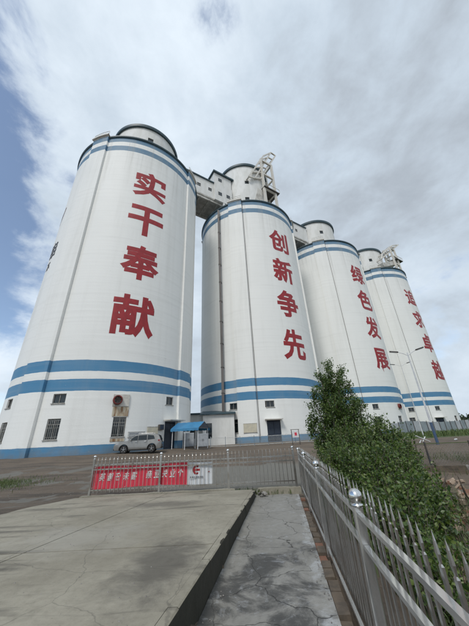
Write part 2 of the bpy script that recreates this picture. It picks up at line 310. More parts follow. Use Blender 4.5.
# ------------------------------------------------------------------ mesh helpers
class MB:
    def __init__(s): s.v = []; s.f = []
    def add(s, vs, fs):
        o = len(s.v); s.v += [tuple(p) for p in vs]; s.f += [tuple(i+o for i in f) for f in fs]; return s
    def box(s, c, d, mtx=None):
        x, y, z = (q/2 for q in d)
        vs = [Vector((sx*x, sy*y, sz*z)) + Vector(c) for sz in (-1, 1) for sy in (-1, 1) for sx in (-1, 1)]
        if mtx is not None: vs = [mtx @ p for p in vs]
        return s.add(vs, [(0, 2, 3, 1), (4, 5, 7, 6), (0, 1, 5, 4), (2, 6, 7, 3), (0, 4, 6, 2), (1, 3, 7, 5)])
    def beam(s, p, q, w, h=None):
        p, q = Vector(p), Vector(q); h = h or w; d = (q-p); ln = d.length; d.normalize()
        up = Vector((0, 0, 1)) if abs(d.z) < 0.95 else Vector((0, 1, 0))
        sx = d.cross(up).normalized(); sz = sx.cross(d).normalized()
        vs = [a + sx*(i*w/2) + sz*(j*h/2) for a in (p, q) for j in (-1, 1) for i in (-1, 1)]
        return s.add(vs, [(0, 1, 3, 2), (4, 6, 7, 5), (0, 4, 5, 1), (2, 3, 7, 6), (0, 2, 6, 4), (1, 5, 7, 3)])
    def tube(s, pts, rad, n=8, cap=True):
        pts = [Vector(p) for p in pts]; rad = rad if isinstance(rad, (list, tuple)) else [rad]*len(pts)
        rings = []
        for i, p in enumerate(pts):
            d = (pts[min(i+1, len(pts)-1)] - pts[max(i-1, 0)]).normalized()
            a = Vector((0, 0, 1)) if abs(d.z) < 0.9 else Vector((1, 0, 0))
            x = d.cross(a).normalized(); y = d.cross(x)
            rings.append([p + (x*math.cos(2*math.pi*k/n) + y*math.sin(2*math.pi*k/n))*rad[i] for k in range(n)])
        vs = [q for r in rings for q in r]
        fs = [(i*n+k, i*n+(k+1) % n, (i+1)*n+(k+1) % n, (i+1)*n+k) for i in range(len(pts)-1) for k in range(n)]
        if cap: fs += [tuple(range(n-1, -1, -1)), tuple((len(pts)-1)*n+k for k in range(n))]
        return s.add(vs, fs)
    def lathe(s, prof, n=24, a0=0, a1=360, c=(0, 0, 0), axis='Z'):
        full = abs(a1-a0-360) < 1e-6; cnt = n if full else n+1; vs = []
        for r, z in prof:
            for k in range(cnt):
                a = D2R(a0 + (a1-a0)*k/n)
                if axis == 'Z': p = (c[0]+r*math.cos(a), c[1]+r*math.sin(a), c[2]+z)
                else: p = (c[0]+r*math.cos(a), c[1]+z, c[2]+r*math.sin(a))
                vs.append(p)
        fs = []
        for i in range(len(prof)-1):
            for k in range(n):
                k2 = (k+1) % cnt
                fs.append((i*cnt+k, i*cnt+k2, (i+1)*cnt+k2, (i+1)*cnt+k))
        return s.add(vs, fs)
    def prism(s, poly, z0, z1):
        n = len(poly); vs = [(x, y, z0) for x, y in poly] + [(x, y, z1) for x, y in poly]
        return s.add(vs, [tuple(range(n-1, -1, -1)), tuple(range(n, 2*n))] + [(i, (i+1) % n, n+(i+1) % n, n+i) for i in range(n)])
    def mesh(s, name):
        me = bpy.data.meshes.new(name); me.from_pydata(s.v, [], s.f); me.update(); return me
    def build(s, name, mat, parent=None, smooth=False, bevel=0.0, fixn=False):
        me = s.mesh(name)
        if bevel or fixn:
            bm = bmesh.new(); bm.from_mesh(me)
            if fixn: bmesh.ops.recalc_face_normals(bm, faces=bm.faces)
            if bevel: bmesh.ops.bevel(bm, geom=list(bm.edges), offset=bevel, segments=1, affect='EDGES')
            bm.to_mesh(me); bm.free()
        return link(name, me, mat, parent, smooth)
def link(name, me, mat, parent=None, smooth=False, loc=None, rot=None):
    if mat is not None and not me.materials: me.materials.append(mat)
    if smooth:
        me.polygons.foreach_set('use_smooth', [True]*len(me.polygons))
        if smooth == 'auto':
            me.set_sharp_from_angle(angle=D2R(35))
    o = bpy.data.objects.new(name, me); COL.objects.link(o)
    if parent is not None: o.parent = parent
    if loc is not None: o.location = loc
    if rot is not None: o.rotation_euler = rot
    return o
def tag(o, label, cat, group=None):
    o['label'] = label; o['category'] = cat
    if group: o['group'] = group
    return o
def thing(name, label, cat, loc=(0, 0, 0), rz=0.0, group=None):
    o = bpy.data.objects.new(name, None); COL.objects.link(o); o.location = loc; o.rotation_euler = (0, 0, rz); o.empty_display_size = 0.3
    return tag(o, label, cat, group)
def struct(o): o['kind'] = 'structure'; return o

# ------------------------------------------------------------------ layout of the place
R = 11.0; BASE = 0.72
CEN = [((-1.607+i*1.968)*R, (3.37+i*1.282)*R) for i in range(4)]
UR = Vector((1.968, 1.282, 0)).normalized(); NR = Vector((UR.y, -UR.x, 0))      # along the row, and towards the yard
def row(al, off, z): return Vector((CEN[0][0], CEN[0][1], 0)) + UR*al + NR*off + Vector((0, 0, z))
ROWANG = math.atan2(UR.y, UR.x)
def sm(a, b, x):
    t = min(1.0, max(0.0, (x-a)/(b-a))); return t*t*(3-2*t)
def slab_z(y): return 0.42 - 0.027*y
def fx(y): return 1.03 + 0.135*(y-3.74)            # fence line on the right
def kx(y): return -0.63 + 0.153*(y-2.64)           # kerb line, foot of the slab edge
def ground_z(x, y):
    d = min(math.hypot(x-c[0], y-c[1]) for c in CEN)
    z = 0.12 + 0.38*sm(9.5, 23, y) + 0.22*sm(15.5, 11.6, d)
    if x < 0 and y < 10: z = slab_z(max(y, -2)) - 0.015
    right = sm(fx(y)-0.1, fx(y)+1.2, x)*sm(13.5, 11.5, y)
    z = z*(1-right) + right*(-0.06)
    z += 0.05*math.sin(x*0.9+1.3)*math.sin(y*0.7)*sm(10, 14, y)*0.6 + 0.025*math.sin(x*2.3)*math.cos(y*1.9+.5)*(1 if (x < -4.6 or x > fx(y)) else 0)
    if x > fx(y)+0.4 and y < 12: z += 0.06*math.sin(x*1.7+y*1.1)*math.sin(y*2.1-x)
    # under the slab and the path
    if y < 9.75 and x < fx(y)+0.05 and x > -4.9 - 0.36*(9.3-y): z = min(z, -0.16 if x > kx(y)-0.05 else slab_z(y)-0.12)
    return z
xs = sorted(set([-900, -500, -250, -130, -80, -60, -45, -36] + list(np.arange(-30, -8, 1.0)) + list(np.arange(-8, 12, 0.2)) + list(np.arange(12, 40, 1.0)) + [44, 50, 58, 70, 90, 130, 200, 350, 600, 1000]))
ys = sorted(set([-300, -100, -40, -20, -12] + list(np.arange(-8, 0, 0.8)) + list(np.arange(0, 15, 0.2)) + list(np.arange(15, 36, 0.6)) + list(np.arange(36, 90, 3.0)) + [100, 130, 180, 260, 400, 700, 1200]))
gv = [(x, y, ground_z(x, y)) for y in ys for x in xs]; nx = len(xs)
gf = [(j*nx+i, j*nx+i+1, (j+1)*nx+i+1, (j+1)*nx+i) for j in range(len(ys)-1) for i in range(nx-1)]
g = MB().add(gv, gf).build('ground', M_GROUND, smooth=True); struct(g)

# concrete yard slab, poured in panels with open joints
yard = MB()
slab_root = bpy.data.objects.new('concrete_slab', None); COL.objects.link(slab_root); struct(slab_root)
def slab_panel(poly):
    bm = bmesh.new()
    top = [bm.verts.new((x, y, slab_z(y))) for x, y in poly]; bot = [bm.verts.new((x, y, -0.2)) for x, y in poly]
    n = len(poly); ft = bm.faces.new(top); bm.faces.new(bot[::-1])
    for i in range(n): bm.faces.new((top[i], bot[i], bot[(i+1) % n], top[(i+1) % n]))
    bmesh.ops.recalc_face_normals(bm, faces=bm.faces)
    bmesh.ops.bevel(bm, geom=[e for e in bm.edges if ft in e.link_faces], offset=0.006, segments=2, affect='EDGES')
    me = bpy.data.meshes.new('slab_panel'); bm.to_mesh(me); bm.free()
    return link('slab_panel', me, M_SLAB, slab_root)
rowsY = [-4.0, 0.6, 4.55, 9.22]
def lx(k, y):          # longitudinal joints of the slab
    return (kx(y)-0.10, -2.62+0.17*(y-7.2)+0.04, -4.95-0.36*(9.3-y)+0.08*math.sin(y*2.1)+0.05*math.sin(y*5.3))[k]
G = 0.004
for a, bb in zip(rowsY[:-1], rowsY[1:]):
    for k in (0, 1):
        yy = np.linspace(a+G, bb-G, 14)
        tilt = lambda y, x: y + (0.10*(x+0.6) if y > 9 else (-0.10*(x+0.6) if abs(y-4.55) < 0.1 else 0))
        rgt = [(lx(k, y)-(G if k else 0), y) for y in yy]; lft = [(lx(k+1, y)+(G if k == 0 else 0), y) for y in yy[::-1]]
        slab_panel([(x, tilt(y, x) if False else y) for x, y in rgt+lft])
# kerb stones facing the path
kr = bpy.data.objects.new('kerb', None); COL.objects.link(kr); struct(kr)
y = -4.0
while y < 8.9:
    y2 = min(y + 1.0, 9.05); j = random.uniform(-.006, .006); vs, fs = [], []; ns = 9
    for q in range(ns+1):
        yy = y+.003+(y2-y-.006)*q/ns; x = kx(yy)+j; chp = random.uniform(.004, .011)*(2.2 if random.random() < .08 else 1)
        vs += [(x-0.098, yy, -0.1), (x+random.uniform(-.004, .012), yy, -0.1), (x+random.uniform(-.008, .004), yy, (slab_z(yy)-.1)*.5), (x-chp*.6, yy, slab_z(yy)-chp), (x-.012-chp, yy, slab_z(yy)+.003), (x-0.098, yy, slab_z(yy)+0.004)]
    for q in range(ns):
        a = q*6
        for k in range(6): fs.append((a+k, a+(k+1) % 6, a+6+(k+1) % 6, a+6+k))
    fs += [tuple(range(6)), tuple(range(ns*6+5, ns*6-1, -1))]
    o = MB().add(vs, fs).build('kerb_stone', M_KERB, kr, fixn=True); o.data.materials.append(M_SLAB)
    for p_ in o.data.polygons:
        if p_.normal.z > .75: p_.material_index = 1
    y = y2
# the path
pv, pf = [], []
py = np.linspace(-4, 9.3, 70); pn = 12
for yy in py:
    for k in range(pn+1):
        s_ = k/pn; x = kx(yy)+0.004 + (fx(yy)-0.155-kx(yy))*s_
        pv.append((x, yy, 0.006*math.sin(yy*1.3+s_*4)+0.004*math.sin(yy*5+s_*9)+(0.03*(1-s_*8) if s_ < .12 else 0)))
for j in range(len(py)-1):
    for k in range(pn): pf.append((j*(pn+1)+k, j*(pn+1)+k+1, (j+1)*(pn+1)+k+1, (j+1)*(pn+1)+k))
struct(MB().add(pv, pf).build('path', M_PATH, smooth=True))
# brick edging between path and fence
er = bpy.data.objects.new('brick_edging', None); COL.objects.link(er); struct(er)
bm0 = MB().box((0, 0, 0), (0.115, 0.228, 0.10)); bme = bm0.mesh('brick'); bme.materials.append(M_BRICK)
bmr = bme.copy(); bmr.materials.clear(); bmr.materials.append(M_BRICKR)
yy = -3.0; fa = -math.atan(0.135)
while yy < 9.2:
    o = link('brick', bme if random.random() < .9 else bmr, None, er, loc=(fx(yy)-0.092+random.uniform(-.012, .012), yy, -0.044+random.uniform(-.02, .014)), rot=(random.uniform(-.04, .04), random.uniform(-.05, .05), fa+random.uniform(-.06, .06)))
    yy += 0.245
# low footing under the cross fence, broken open near the path corner
FY = 9.4
ft = bpy.data.objects.new('footing', None); COL.objects.link(ft); struct(ft)
def footing(x0, x1, h0=0.0):
    n = max(3, int((x1-x0)/0.25)); vs, fs = [], []
    for i in range(n+1):
        x = x0+(x1-x0)*i/n; j = random.uniform(-.012, .012)
        vs += [(x, FY-0.11+j, -0.1), (x, FY+0.11+j, -0.1), (x, FY+0.10+j, 0.185+h0+j), (x, FY-0.10+j, 0.185+h0+j*.6)]
    for i in range(n):
        a = i*4
        for k in range(4): fs.append((a+k, a+(k+1) % 4, a+4+(k+1) % 4, a+4+k))
    fs += [(0, 1, 2, 3), (n*4+3, n*4+2, n*4+1, n*4)]
    MB().add(vs, fs).build('footing_block', M_SLAB, ft, fixn=True)
footing(-4.9, -2.45); footing(-2.44, -0.25); footing(0.45, 1.72, -0.02)
ch = thing('rubble_heap', 'broken grey concrete chunks in the gap under the cross fence by the path end', 'rubble', (0.1, 9.25, 0))
def chunk(name, s, mat, parent, loc):
    bm = bmesh.new(); bmesh.ops.create_icosphere(bm, subdivisions=1, radius=1)
    for v_ in bm.verts: v_.co = Vector((v_.co.x*s[0], v_.co.y*s[1], v_.co.z*s[2]))*random.uniform(0.72, 1.15)
    me = bpy.data.meshes.new(name); bm.to_mesh(me); bm.free()
    return link(name, me, mat, parent, loc=loc, rot=(random.uniform(-.4, .4), random.uniform(-.4, .4), random.uniform(0, 6)))
for i in range(26):
    s_ = random.uniform(.03, .10)
    chunk('chunk', (s_*1.3, s_, s_*.8), random.choice((M_RUBBLE, M_RUBBLE, M_KERB)), ch, (random.uniform(-.35, .55), random.uniform(-.35, .3), random.uniform(.03, .10)))

# ------------------------------------------------------------------ silos
def ring_wall(mb, r, z0, z1, opens, step=2.5, zstep=None, depth=0.3):
    angs = set(np.round(np.arange(0, 360, step), 3).tolist()); zs = {z0, z1}
    if zstep: zs |= set(np.arange(z0, z1, zstep).tolist())
    for a0, a1, b0, b1 in opens:
        a0 %= 360; a1 %= 360; angs = {a for a in angs if not any(abs(a-q) < 0.8 for q in (a0, a1))} | {a0, a1}; zs |= {b0, b1}
    angs = sorted(angs); zs = sorted(zs); n = len(angs)
    def P(a, z, rr=r): return (rr*math.cos(D2R(a)), rr*math.sin(D2R(a)), z)
    vs = [P(a, z) for z in zs for a in angs]; fs = []
    for j in range(len(zs)-1):
        zm = (zs[j]+zs[j+1])/2
        for i in range(n):
            am = (angs[i] + ((angs[(i+1) % n]-angs[i]) % 360)/2) % 360
            if any(((am-a0) % 360) < ((a1-a0) % 360) and b0 < zm < b1 for a0, a1, b0, b1 in opens): continue
            fs.append((j*n+i, j*n+(i+1) % n, (j+1)*n+(i+1) % n, (j+1)*n+i))
    mb.add(vs, fs)
    for a0, a1, b0, b1 in opens:
        r2 = r-depth
        q = [P(a0, b0), P(a1, b0), P(a1, b1), P(a0, b1)]; w = [P(a0, b0, r2), P(a1, b0, r2), P(a1, b1, r2), P(a0, b1, r2)]
        mb.add(q+w, [(0, 1, 5, 4), (1, 2, 6, 5), (2, 3, 7, 6), (3, 0, 4, 7)])
def onwall(r, ang, z):
    """x to the right seen from outside, y outward, z up"""
    a = D2R(ang); out = Vector((math.cos(a), math.sin(a), 0)); rt = Vector((-math.sin(a), math.cos(a), 0))
    m = Matrix((rt, out, Vector((0, 0, 1)))).transposed().to_4x4(); m.translation = out*r + Vector((0, 0, z)); return m
def window_unit(parent, mtx, w, h, tall, grille=False):
    mb = MB(); y = -0.16; fw = 0.06
    for sx in (-1, 1): mb.box((sx*(w/2-fw/2), y, 0), (fw, 0.08, h), mtx)
    for sz in (-1, 1): mb.box((0, y, sz*(h/2-fw/2)), (w-2*fw, 0.08, fw), mtx)
    mb.box((0, y, 0), (0.05, 0.07, h-2*fw), mtx)
    if tall: mb.box((0, y+0.004, h*0.22), (w-2*fw, 0.07, 0.05), mtx)
    mb.box((0, 0.02, -h/2-0.03), (w+0.12, 0.16, 0.06), mtx)
    if grille:
        for k in range(1, 7): mb.box((-w/2+w*k/7, 0.05, -0.05), (0.022, 0.022, h*0.9), mtx)
        for k in (-.38, .05, .4): mb.box((0, 0.065, h*k), (w, 0.022, 0.022), mtx)
    o = mb.build('window', M_FRAME, parent)
    rows = [(-h/2+fw, h*0.22-0.025), (h*0.22+0.025, h/2-fw)] if tall else [(-h/2+fw, h/2-fw)]
    for a, bz in rows:
        for sx in (-1, 1):
            x0, x1 = (-w/2+fw, -0.025) if sx < 0 else (0.025, w/2-fw)
            tl = random.uniform(-.012, .012)
            pm = MB().add([mtx @ Vector(p) for p in ((x0, y-0.02, a), (x1, y-0.02+tl, a), (x1, y-0.02+tl, bz), (x0, y-0.02, bz), (x0, y-0.03, a), (x1, y-0.03+tl, a), (x1, y-0.03+tl, bz), (x0, y-0.03, bz))],
                          [(0, 1, 2, 3), (7, 6, 5, 4), (0, 4, 5, 1), (1, 5, 6, 2), (2, 6, 7, 3), (3, 7, 4, 0)])
            pm.build('pane', M_GLASS, o)
    return o
def glyph_mesh(ch, w, h, bold=0.033, mirror=False, cut=0.3):
    cu = bpy.data.curves.new('glyph', 'FONT'); cu.body = ch; cu.size = 1.0; cu.bevel_depth = bold; cu.bevel_resolution = 0; cu.resolution_u = 3
    ob = bpy.data.objects.new('glyph', cu); COL.objects.link(ob)
    dg = bpy.context.evaluated_depsgraph_get(); dg.update(); me = bpy.data.meshes.new_from_object(ob.evaluated_get(dg))
    bpy.data.objects.remove(ob); bpy.data.curves.remove(cu)
    bm = bmesh.new(); bm.from_mesh(me); bpy.data.meshes.remove(me)
    if not bm.verts: return bm
    xs_ = [v_.co.x for v_ in bm.verts]; ys_ = [v_.co.y for v_ in bm.verts]
    x0, x1, y0, y1 = min(xs_), max(xs_), min(ys_), max(ys_)
    for v_ in bm.verts:
        v_.co.x = ((v_.co.x-x0)/(x1-x0)-0.5)*w*(-1 if mirror else 1); v_.co.y = ((v_.co.y-y0)/(y1-y0)-0.5)*h
    if cut:
        k = -w/2+cut
        while k < w/2:
            bmesh.ops.bisect_plane(bm, geom=bm.verts[:]+bm.edges[:]+bm.faces[:], plane_co=(k, 0, 0), plane_no=(1, 0, 0)); k += cut
    return bm
def wall_glyph(ch, parent, r, ang, z, w, h, mat, th=0.016, name='painted_character'):
    bm = glyph_mesh(ch, w, h)
    for v_ in bm.verts:
        x, yv, d = v_.co; a = D2R(ang) + x/r; rr = r + (th if d > 0.005 else (th-0.005 if d > -0.005 else -0.02))
        v_.co = (rr*math.cos(a), rr*math.sin(a), z+yv)
    bmesh.ops.recalc_face_normals(bm, faces=bm.faces)
    for f_ in bm.faces: f_.smooth = False
    me = bpy.data.meshes.new(name); bm.to_mesh(me); bm.free()
    return link(name, me, mat, parent)
TEXTS = ['实干奉献', '创新争先', '绿色发展', '追求卓越']
HEADTOP = [57.5, 64.2, 57.4, 57.2]
LABELS = ['largest and nearest white concrete silo, red characters 实干奉献, blue bands, car at its foot',
          'second white concrete silo from the left with red characters 创新争先 and a dark vertical duct',
          'third white concrete silo from the left with red characters 绿色发展, partly behind the tree',
          'farthest white concrete silo at the right end of the row with red characters 追求卓越']
UPW = [[-122.6, -88.5, -29.0], [-116.3, -87.0], [-85.2], [-116.0, -85.0]]
LOW = [[-120.8, -88.4, -58.2], [-116.0], [-86.0, -57.0], [-118.0, -59.0]]
DOOR = [[(-26.0, 2.2)], [(-85.8, 1.95)], [], [(-87.0, 2.0)]]
SILOS = []
for i, c in enumerate(CEN):
    S = thing('grain_silo', LABELS[i], 'silo', (c[0], c[1], BASE), 0, 'white grain silos in a row'); SILOS.append(S)
    ops = []
    hw = math.degrees(0.62/R)
    for a in UPW[i]: ops.append((a-hw, a+hw, 4.53, 5.43))
    for a in LOW[i]: ops.append((a-hw, a+hw, 1.36, 3.16))
    for a, w in DOOR[i]: ops.append((a-math.degrees(w/2/R), a+math.degrees(w/2/R), 0.02, 2.75))
    mb = MB(); ring_wall(mb, R, -0.6, 46.0, ops); mb.build('wall', M_SILO, S, smooth='auto')
    for k in range(4):
        a0, a1 = -112.0+90*k, -97.3+90*k; mb = MB(); nseg = 6
        ring = [(R+0.32, 0)]; aa = [a0+(a1-a0)*q/nseg for q in range(nseg+1)]
        vs = [(rr*math.cos(D2R(a)), rr*math.sin(D2R(a)), z) for z in (-0.6, 46.25) for rr in (R-0.1, R+0.32) for a in aa]; n = nseg+1
        fs = []
        for q in range(nseg):
            fs += [(n+q, n+q+1, 3*n+q+1, 3*n+q), (2*n+q, 3*n+q, 3*n+q+1, 2*n+q+1), (q, q+1, n+q+1, n+q)]
        fs += [(0, n, 3*n, 2*n), (nseg, 2*n+nseg, 3*n+nseg, n+nseg)]
        mb.add(vs, fs); mb.build('buttress', M_SILO, S, fixn=True)
        # coping and rail on the buttress head
        mb = MB(); mb.lathe([(R-0.2, 46.25), (R+0.6, 46.25), (R+0.6, 46.5), (R-0.2, 46.5), (R-0.2, 46.25)], 5, a0-0.5, a1+0.5)
        for q in range(5):
            a = a0 + (a1-a0)*q/4; mb.tube([((R+0.3)*math.cos(D2R(a)), (R+0.3)*math.sin(D2R(a)), 46.5), ((R+0.3)*math.cos(D2R(a)), (R+0.3)*math.sin(D2R(a)), 47.5)], 0.035, 5)
        for zz in (47.0, 47.5): mb.tube([((R+0.3)*math.cos(D2R(a0+(a1-a0)*q/6)), (R+0.3)*math.sin(D2R(a0+(a1-a0)*q/6)), zz) for q in range(7)], 0.035, 5)
        mb.build('buttress_rail', M_STEELW, S)
    MB().lathe([(R-0.1, 45.85), (R+0.10, 45.85), (R+0.22, 46.0), (R+0.22, 46.22), (R-0.4, 46.25), (0.1, 46.6)], 144).build('roof', M_TEAL, S, smooth='auto')
    # head house drum with its own windows and dark roof rim
    ht = HEADTOP[i]; hr = 6.4
    hops = []
    hwin = [[(-62, ht-3.6)], [(-84, ht-6.5), (-86, ht-12.2)], [(-84, ht-4.2)], [(-95, ht-4.6)]][i]
    for a, zc_ in hwin: hops.append((a-4.6, a+4.6, zc_-0.55, zc_+0.55))
    mb = MB(); ring_wall(mb, hr, 46.2, ht-0.5, hops, step=4); HH = mb.build('head_house', M_WALLW, S, smooth='auto')
    for a, zc_ in hwin: 
        MB().box((0, -0.2, 0), (1.0, 0.06, 1.08), onwall(hr, a, zc_)).build('window', M_GLASS, HH)
    MB().lathe([(hr-0.2, ht-0.55), (hr+0.32, ht-0.55), (hr+0.36, ht-0.45), (hr+0.36, ht+0.15), (hr-.1, ht+0.3), (0.1, ht+0.9)], 96).build('head_house_roof', M_TEAL, HH, smooth='auto')
    for a in UPW[i]: window_unit(S, onwall(R-0.016, a, 4.98), 1.22, 0.9, False)
    for a in LOW[i]: window_unit(S, onwall(R-0.016, a, 2.26), 1.22, 1.8, True, i == 0)
    for a, w in DOOR[i]:
        mt = onwall(R, a, 0.02); mb = MB(); h = 2.73
        for sx in (-1, 1): mb.box((sx*(w/2-0.05), -0.18, h/2), (0.1, 0.1, h), mt)
        mb.box((0, -0.18, h-0.05), (w-0.2, 0.1, 0.1), mt)
        dr = mb.build('door', M_DOOR, S)
        for sx in (-1, 1):
            lf = MB().box((sx*(w/4-0.03), -0.2, 1.3), (w/2-0.09, 0.05, 2.56), mt)
            for zz in (0.45, 1.25, 2.05): lf.box((sx*(w/4-0.03), -0.17, zz), (w/2-0.3, 0.03, 0.6), mt)
            lf.build('door_leaf', M_DOOR, dr)
        MB().box((0, 0.45, h+0.12), (w+0.5, 0.95, 0.12), mt).build('door_hood', M_CONCW, S)
    for k, chh in enumerate(TEXTS[i]):
        wall_glyph(chh, S, R, -58.0, (36.95, 29.75, 22.65, 15.05)[k]-BASE, 4.9, 5.35, M_RED)
# exhaust fans, rust-streaked boards, duct, painted marks
def fan(S, ang, z):
    mt = onwall(R, ang, z)
    MB().box((0.25, 0.04, 0.0), (1.55, 0.08, 1.15), mt).build('fan_board', M_CONCW, S)
    mb = MB(); prof = [(0.34, 0.0), (0.46, 0.03), (0.46, 0.30), (0.40, 0.38), (0.34, 0.38), (0.34, 0.05)]
    mb.lathe(prof, 24, c=(-0.12, 0.08, 0.0), axis='Y'); mb.v = [tuple(mt @ Vector(p)) for p in mb.v]
    fn = mb.build('exhaust_fan', M_FAN, S, smooth='auto')
    bl = MB()
    for k in range(5):
        a = k*2*math.pi/5; ca, sa = math.cos(a), math.sin(a); pts = [(0.06, -.05, .02), (0.33, -.13, .06), (0.33, .10, -.02), (0.06, .05, -.02)]
        bl.add([mt @ Vector((-0.12+p*ca-q*sa, 0.22+d, p*sa+q*ca)) for p, q, d in pts]+[mt @ Vector((-0.12+p*ca-q*sa, 0.232+d, p*sa+q*ca)) for p, q, d in pts], [(0, 1, 2, 3), (7, 6, 5, 4), (0, 4, 5, 1), (1, 5, 6, 2), (2, 6, 7, 3), (3, 7, 4, 0)])
    bl.build('fan_blades', M_DARKST, fn)
fan(SILOS[0], -60.0, 4.75); fan(SILOS[2], -53.5, 4.95)
MB().box((0, 0.02, 0), (1.5, 0.04, 0.9), onwall(R, -58.4, 3.68)).build('rusty_board', M_RUST, SILOS[0])
MB().box((0, 0.02, 0), (1.3, 0.04, 0.26), onwall(R, -58.2, 1.10)).build('rusty_board', M_RUST, SILOS[0])
a = D2R(-123.6); px_, py_ = (R+0.5)*math.cos(a), (R+0.5)*math.sin(a)
mb = MB(); mb.box((px_, py_, 22.6), (0.38, 0.38, 45.2), None); mb.build('vertical_duct', M_DUCT, SILOS[1])
for zz in range(3, 46, 4):
    mb = MB().box((px_, py_, zz), (0.46, 0.46, 0.10)); mb.box((px_*0.965, py_*0.965, zz), (0.12, 0.5, 0.1)); mb.build('duct_clamp', M_DARKST, SILOS[1])
# thin dark tubes added to draw the shade line along the buttress edges
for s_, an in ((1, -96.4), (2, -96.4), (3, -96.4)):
    a = D2R(an); MB().tube([((R+.09)*math.cos(a), (R+.09)*math.sin(a), 0.4), ((R+.09)*math.cos(a), (R+.09)*math.sin(a), 45.8)], 0.035, 6).build('buttress_edge_shade', M_DUCT, SILOS[s_])
# vertical lettering that just shows on the turned-away side of the first silo: an emblem and dark strokes
M_DKTXT = M('dark_letter_paint', (0.05, 0.05, 0.055), (0.09, 0.09, 0.09), 3, 0.6)
def strokes(z, mat, segs, sc=1.0):
    mb = MB()
    for x0, z0, x1, z1, w in segs:
        n = 5; dx, dz = x1-x0, z1-z0; ln = math.hypot(dx, dz); ox, oz = -dz/ln*w/2, dx/ln*w/2
        vs = []
        for k in range(n+1):
            for sg in (-1, 1):
                x, zz = x0+dx*k/n+sg*ox, z0+dz*k/n+sg*oz
                vs.append(tuple(onwall(R+0.02+0.004*len(mb.f)/n, -128.0+math.degrees(x*sc/R), z+zz*sc).translation))
        mb.add(vs, [(2*k, 2*k+1, 2*k+3, 2*k+2) for k in range(n)])
    return mb.build('painted_mark', mat, SILOS[0])
strokes(32.2, M('faded_maroon_paint', (0.17, 0.06, 0.05), (0.10, 0.05, 0.045), 3, 0.6), [(-1.9, -1.5, -.5, 1.5, .42), (-1.9, -.2, -1.0, .6, .4)], .95)
strokes(25.2, M_DKTXT, [(-1.3, 1.0, .9, 1.0, .26), (-1.3, .35, .9, .35, .26), (-1.3, -.3, .9, -.3, .26), (-1.2, -1.0, .8, -1.0, .26), (-.9, -1.3, -.9, 1.2, .26), (.7, -1.2, .7, 1.2, .26), (-.1, -1.4, -.1, 1.4, .26)], .95)
strokes(22.6, M_DKTXT, [(-1.3, .7, .2, .7, .28), (-1.2, -.7, -.3, .6, .28), (-.5, -.8, -.5, .8, .28), (.2, -.6, -.2, .4, .25)], .75)

# ------------------------------------------------------------------ galleries between the head houses
GLAB = ['white elevated conveyor gallery joining the first and second silo tops, with taller stair block',
        'white elevated conveyor gallery joining the second and third silo tops', 'white elevated conveyor gallery joining the third and fourth silo tops']
SP = 2*R*math.hypot(1.968, 1.282)/2
for i in range(3):
    o0 = row(i*SP+6.1, 0, 50.9); G_ = thing('conveyor_gallery', GLAB[i], 'gallery', o0, ROWANG, 'galleries between the silo tops')
    ln = SP-12.2; w2, h = 3.0, 5.0
    wins = [x for x in (2.0, 5.2, 8.0, 11.0)] if i == 0 else [3.0, 6.2, 9.4]
    # walls with window openings: near (-y local) and far sides
    for sy in (-1, 1):
        mb = MB(); cuts = [0.0]
        for x in wins: cuts += [x-0.45, x+0.45]
        cuts.append(ln); y0 = sy*(w2-0.12)
        for k in range(len(cuts)-1):
            x0, x1 = cuts[k], cuts[k+1]; solid = k % 2 == 0
            if solid: mb.box(((x0+x1)/2, y0, h/2), (x1-x0, 0.24, h))
            else:
                mb.box(((x0+x1)/2, y0, 1.0), (x1-x0, 0.24, 2.0)); mb.box(((x0+x1)/2, y0, (h+3.0)/2), (x1-x0, 0.24, h-3.0))
        wl = mb.build('side_wall', M_WALLW, G_)
        for x in wins:
            MB().box((x, y0, 2.5), (0.88, 0.05, 0.98)).build('window', M_GLASS, wl)
            MB().box((x, y0+sy*-0.0, 2.5), (0.05, 0.09, 0.98)).box((x, y0, 2.55), (0.88, 0.085, 0.05)).build('window_bar', M_FRAME, wl)
    MB().box((ln/2, 0, -0.15), (ln, 2*w2-0.06, 0.29)).build('floor_slab', M_CONCW, G_)
    for k in range(6): MB().box((ln*(k+.5)/6, 0, -0.55), (0.3, 2*w2-0.3, 0.5)).build('floor_beam', M_CONCW, G_)
    for sy in (-1, 1): MB().box((ln/2, sy*(w2-0.35), -0.62), (ln-.1, 0.3, 0.64)).build('girder', M_CONCW, G_)
    rf = MB().box((ln/2, 0, h+0.16), (ln, 2*w2+0.5, 0.30)); rf.build('roof', M_TEAL, G_)
    for x in (1.0, ln-1.0):
        for sy in (-1, 1): MB().box((x, sy*(w2-0.35), -2.55), (0.45, 0.45, 3.2)).build('column', M_WALLW, G_)
    if i == 0:
        bx = MB(); x0, x1 = 9.0, 13.75
        bx.box(((x0+x1)/2, 0, h+0.31+1.75), (x1-x0, 2*w2+0.4, 3.5)); bx.box(((x0+x1)/2, -w2-0.23, 2.4), (x1-x0, 0.45, 5.6)); sb = bx.build('stair_block', M_WALLW, G_)
        MB().box(((x0+x1)/2+.1, 0, h+4.0), (x1-x0+0.9, 2*w2+1.3, 0.4)).build('stair_roof', M_TEAL, sb)
        for zz, xx in ((2.0, 10.4), (7.0, 10.6), (2.2, 12.6)): 
            MB().box((xx, -w2-(0.46 if zz < 5 else 0.21), zz), (0.95, 0.05, 1.05)).build('window', M_GLASS, sb)
        MB().box((11.4, -w2-0.2, -2.2), (0.45, 0.45, 3.9)).build('column', M_WALLW, G_)
        MB().box((12.3, -w2+0.6, -2.2), (2.2, 0.2, 3.6)).build('opening_shade_panel', M_DARKST, G_)  # dark panel stands in for the shade inside the opening

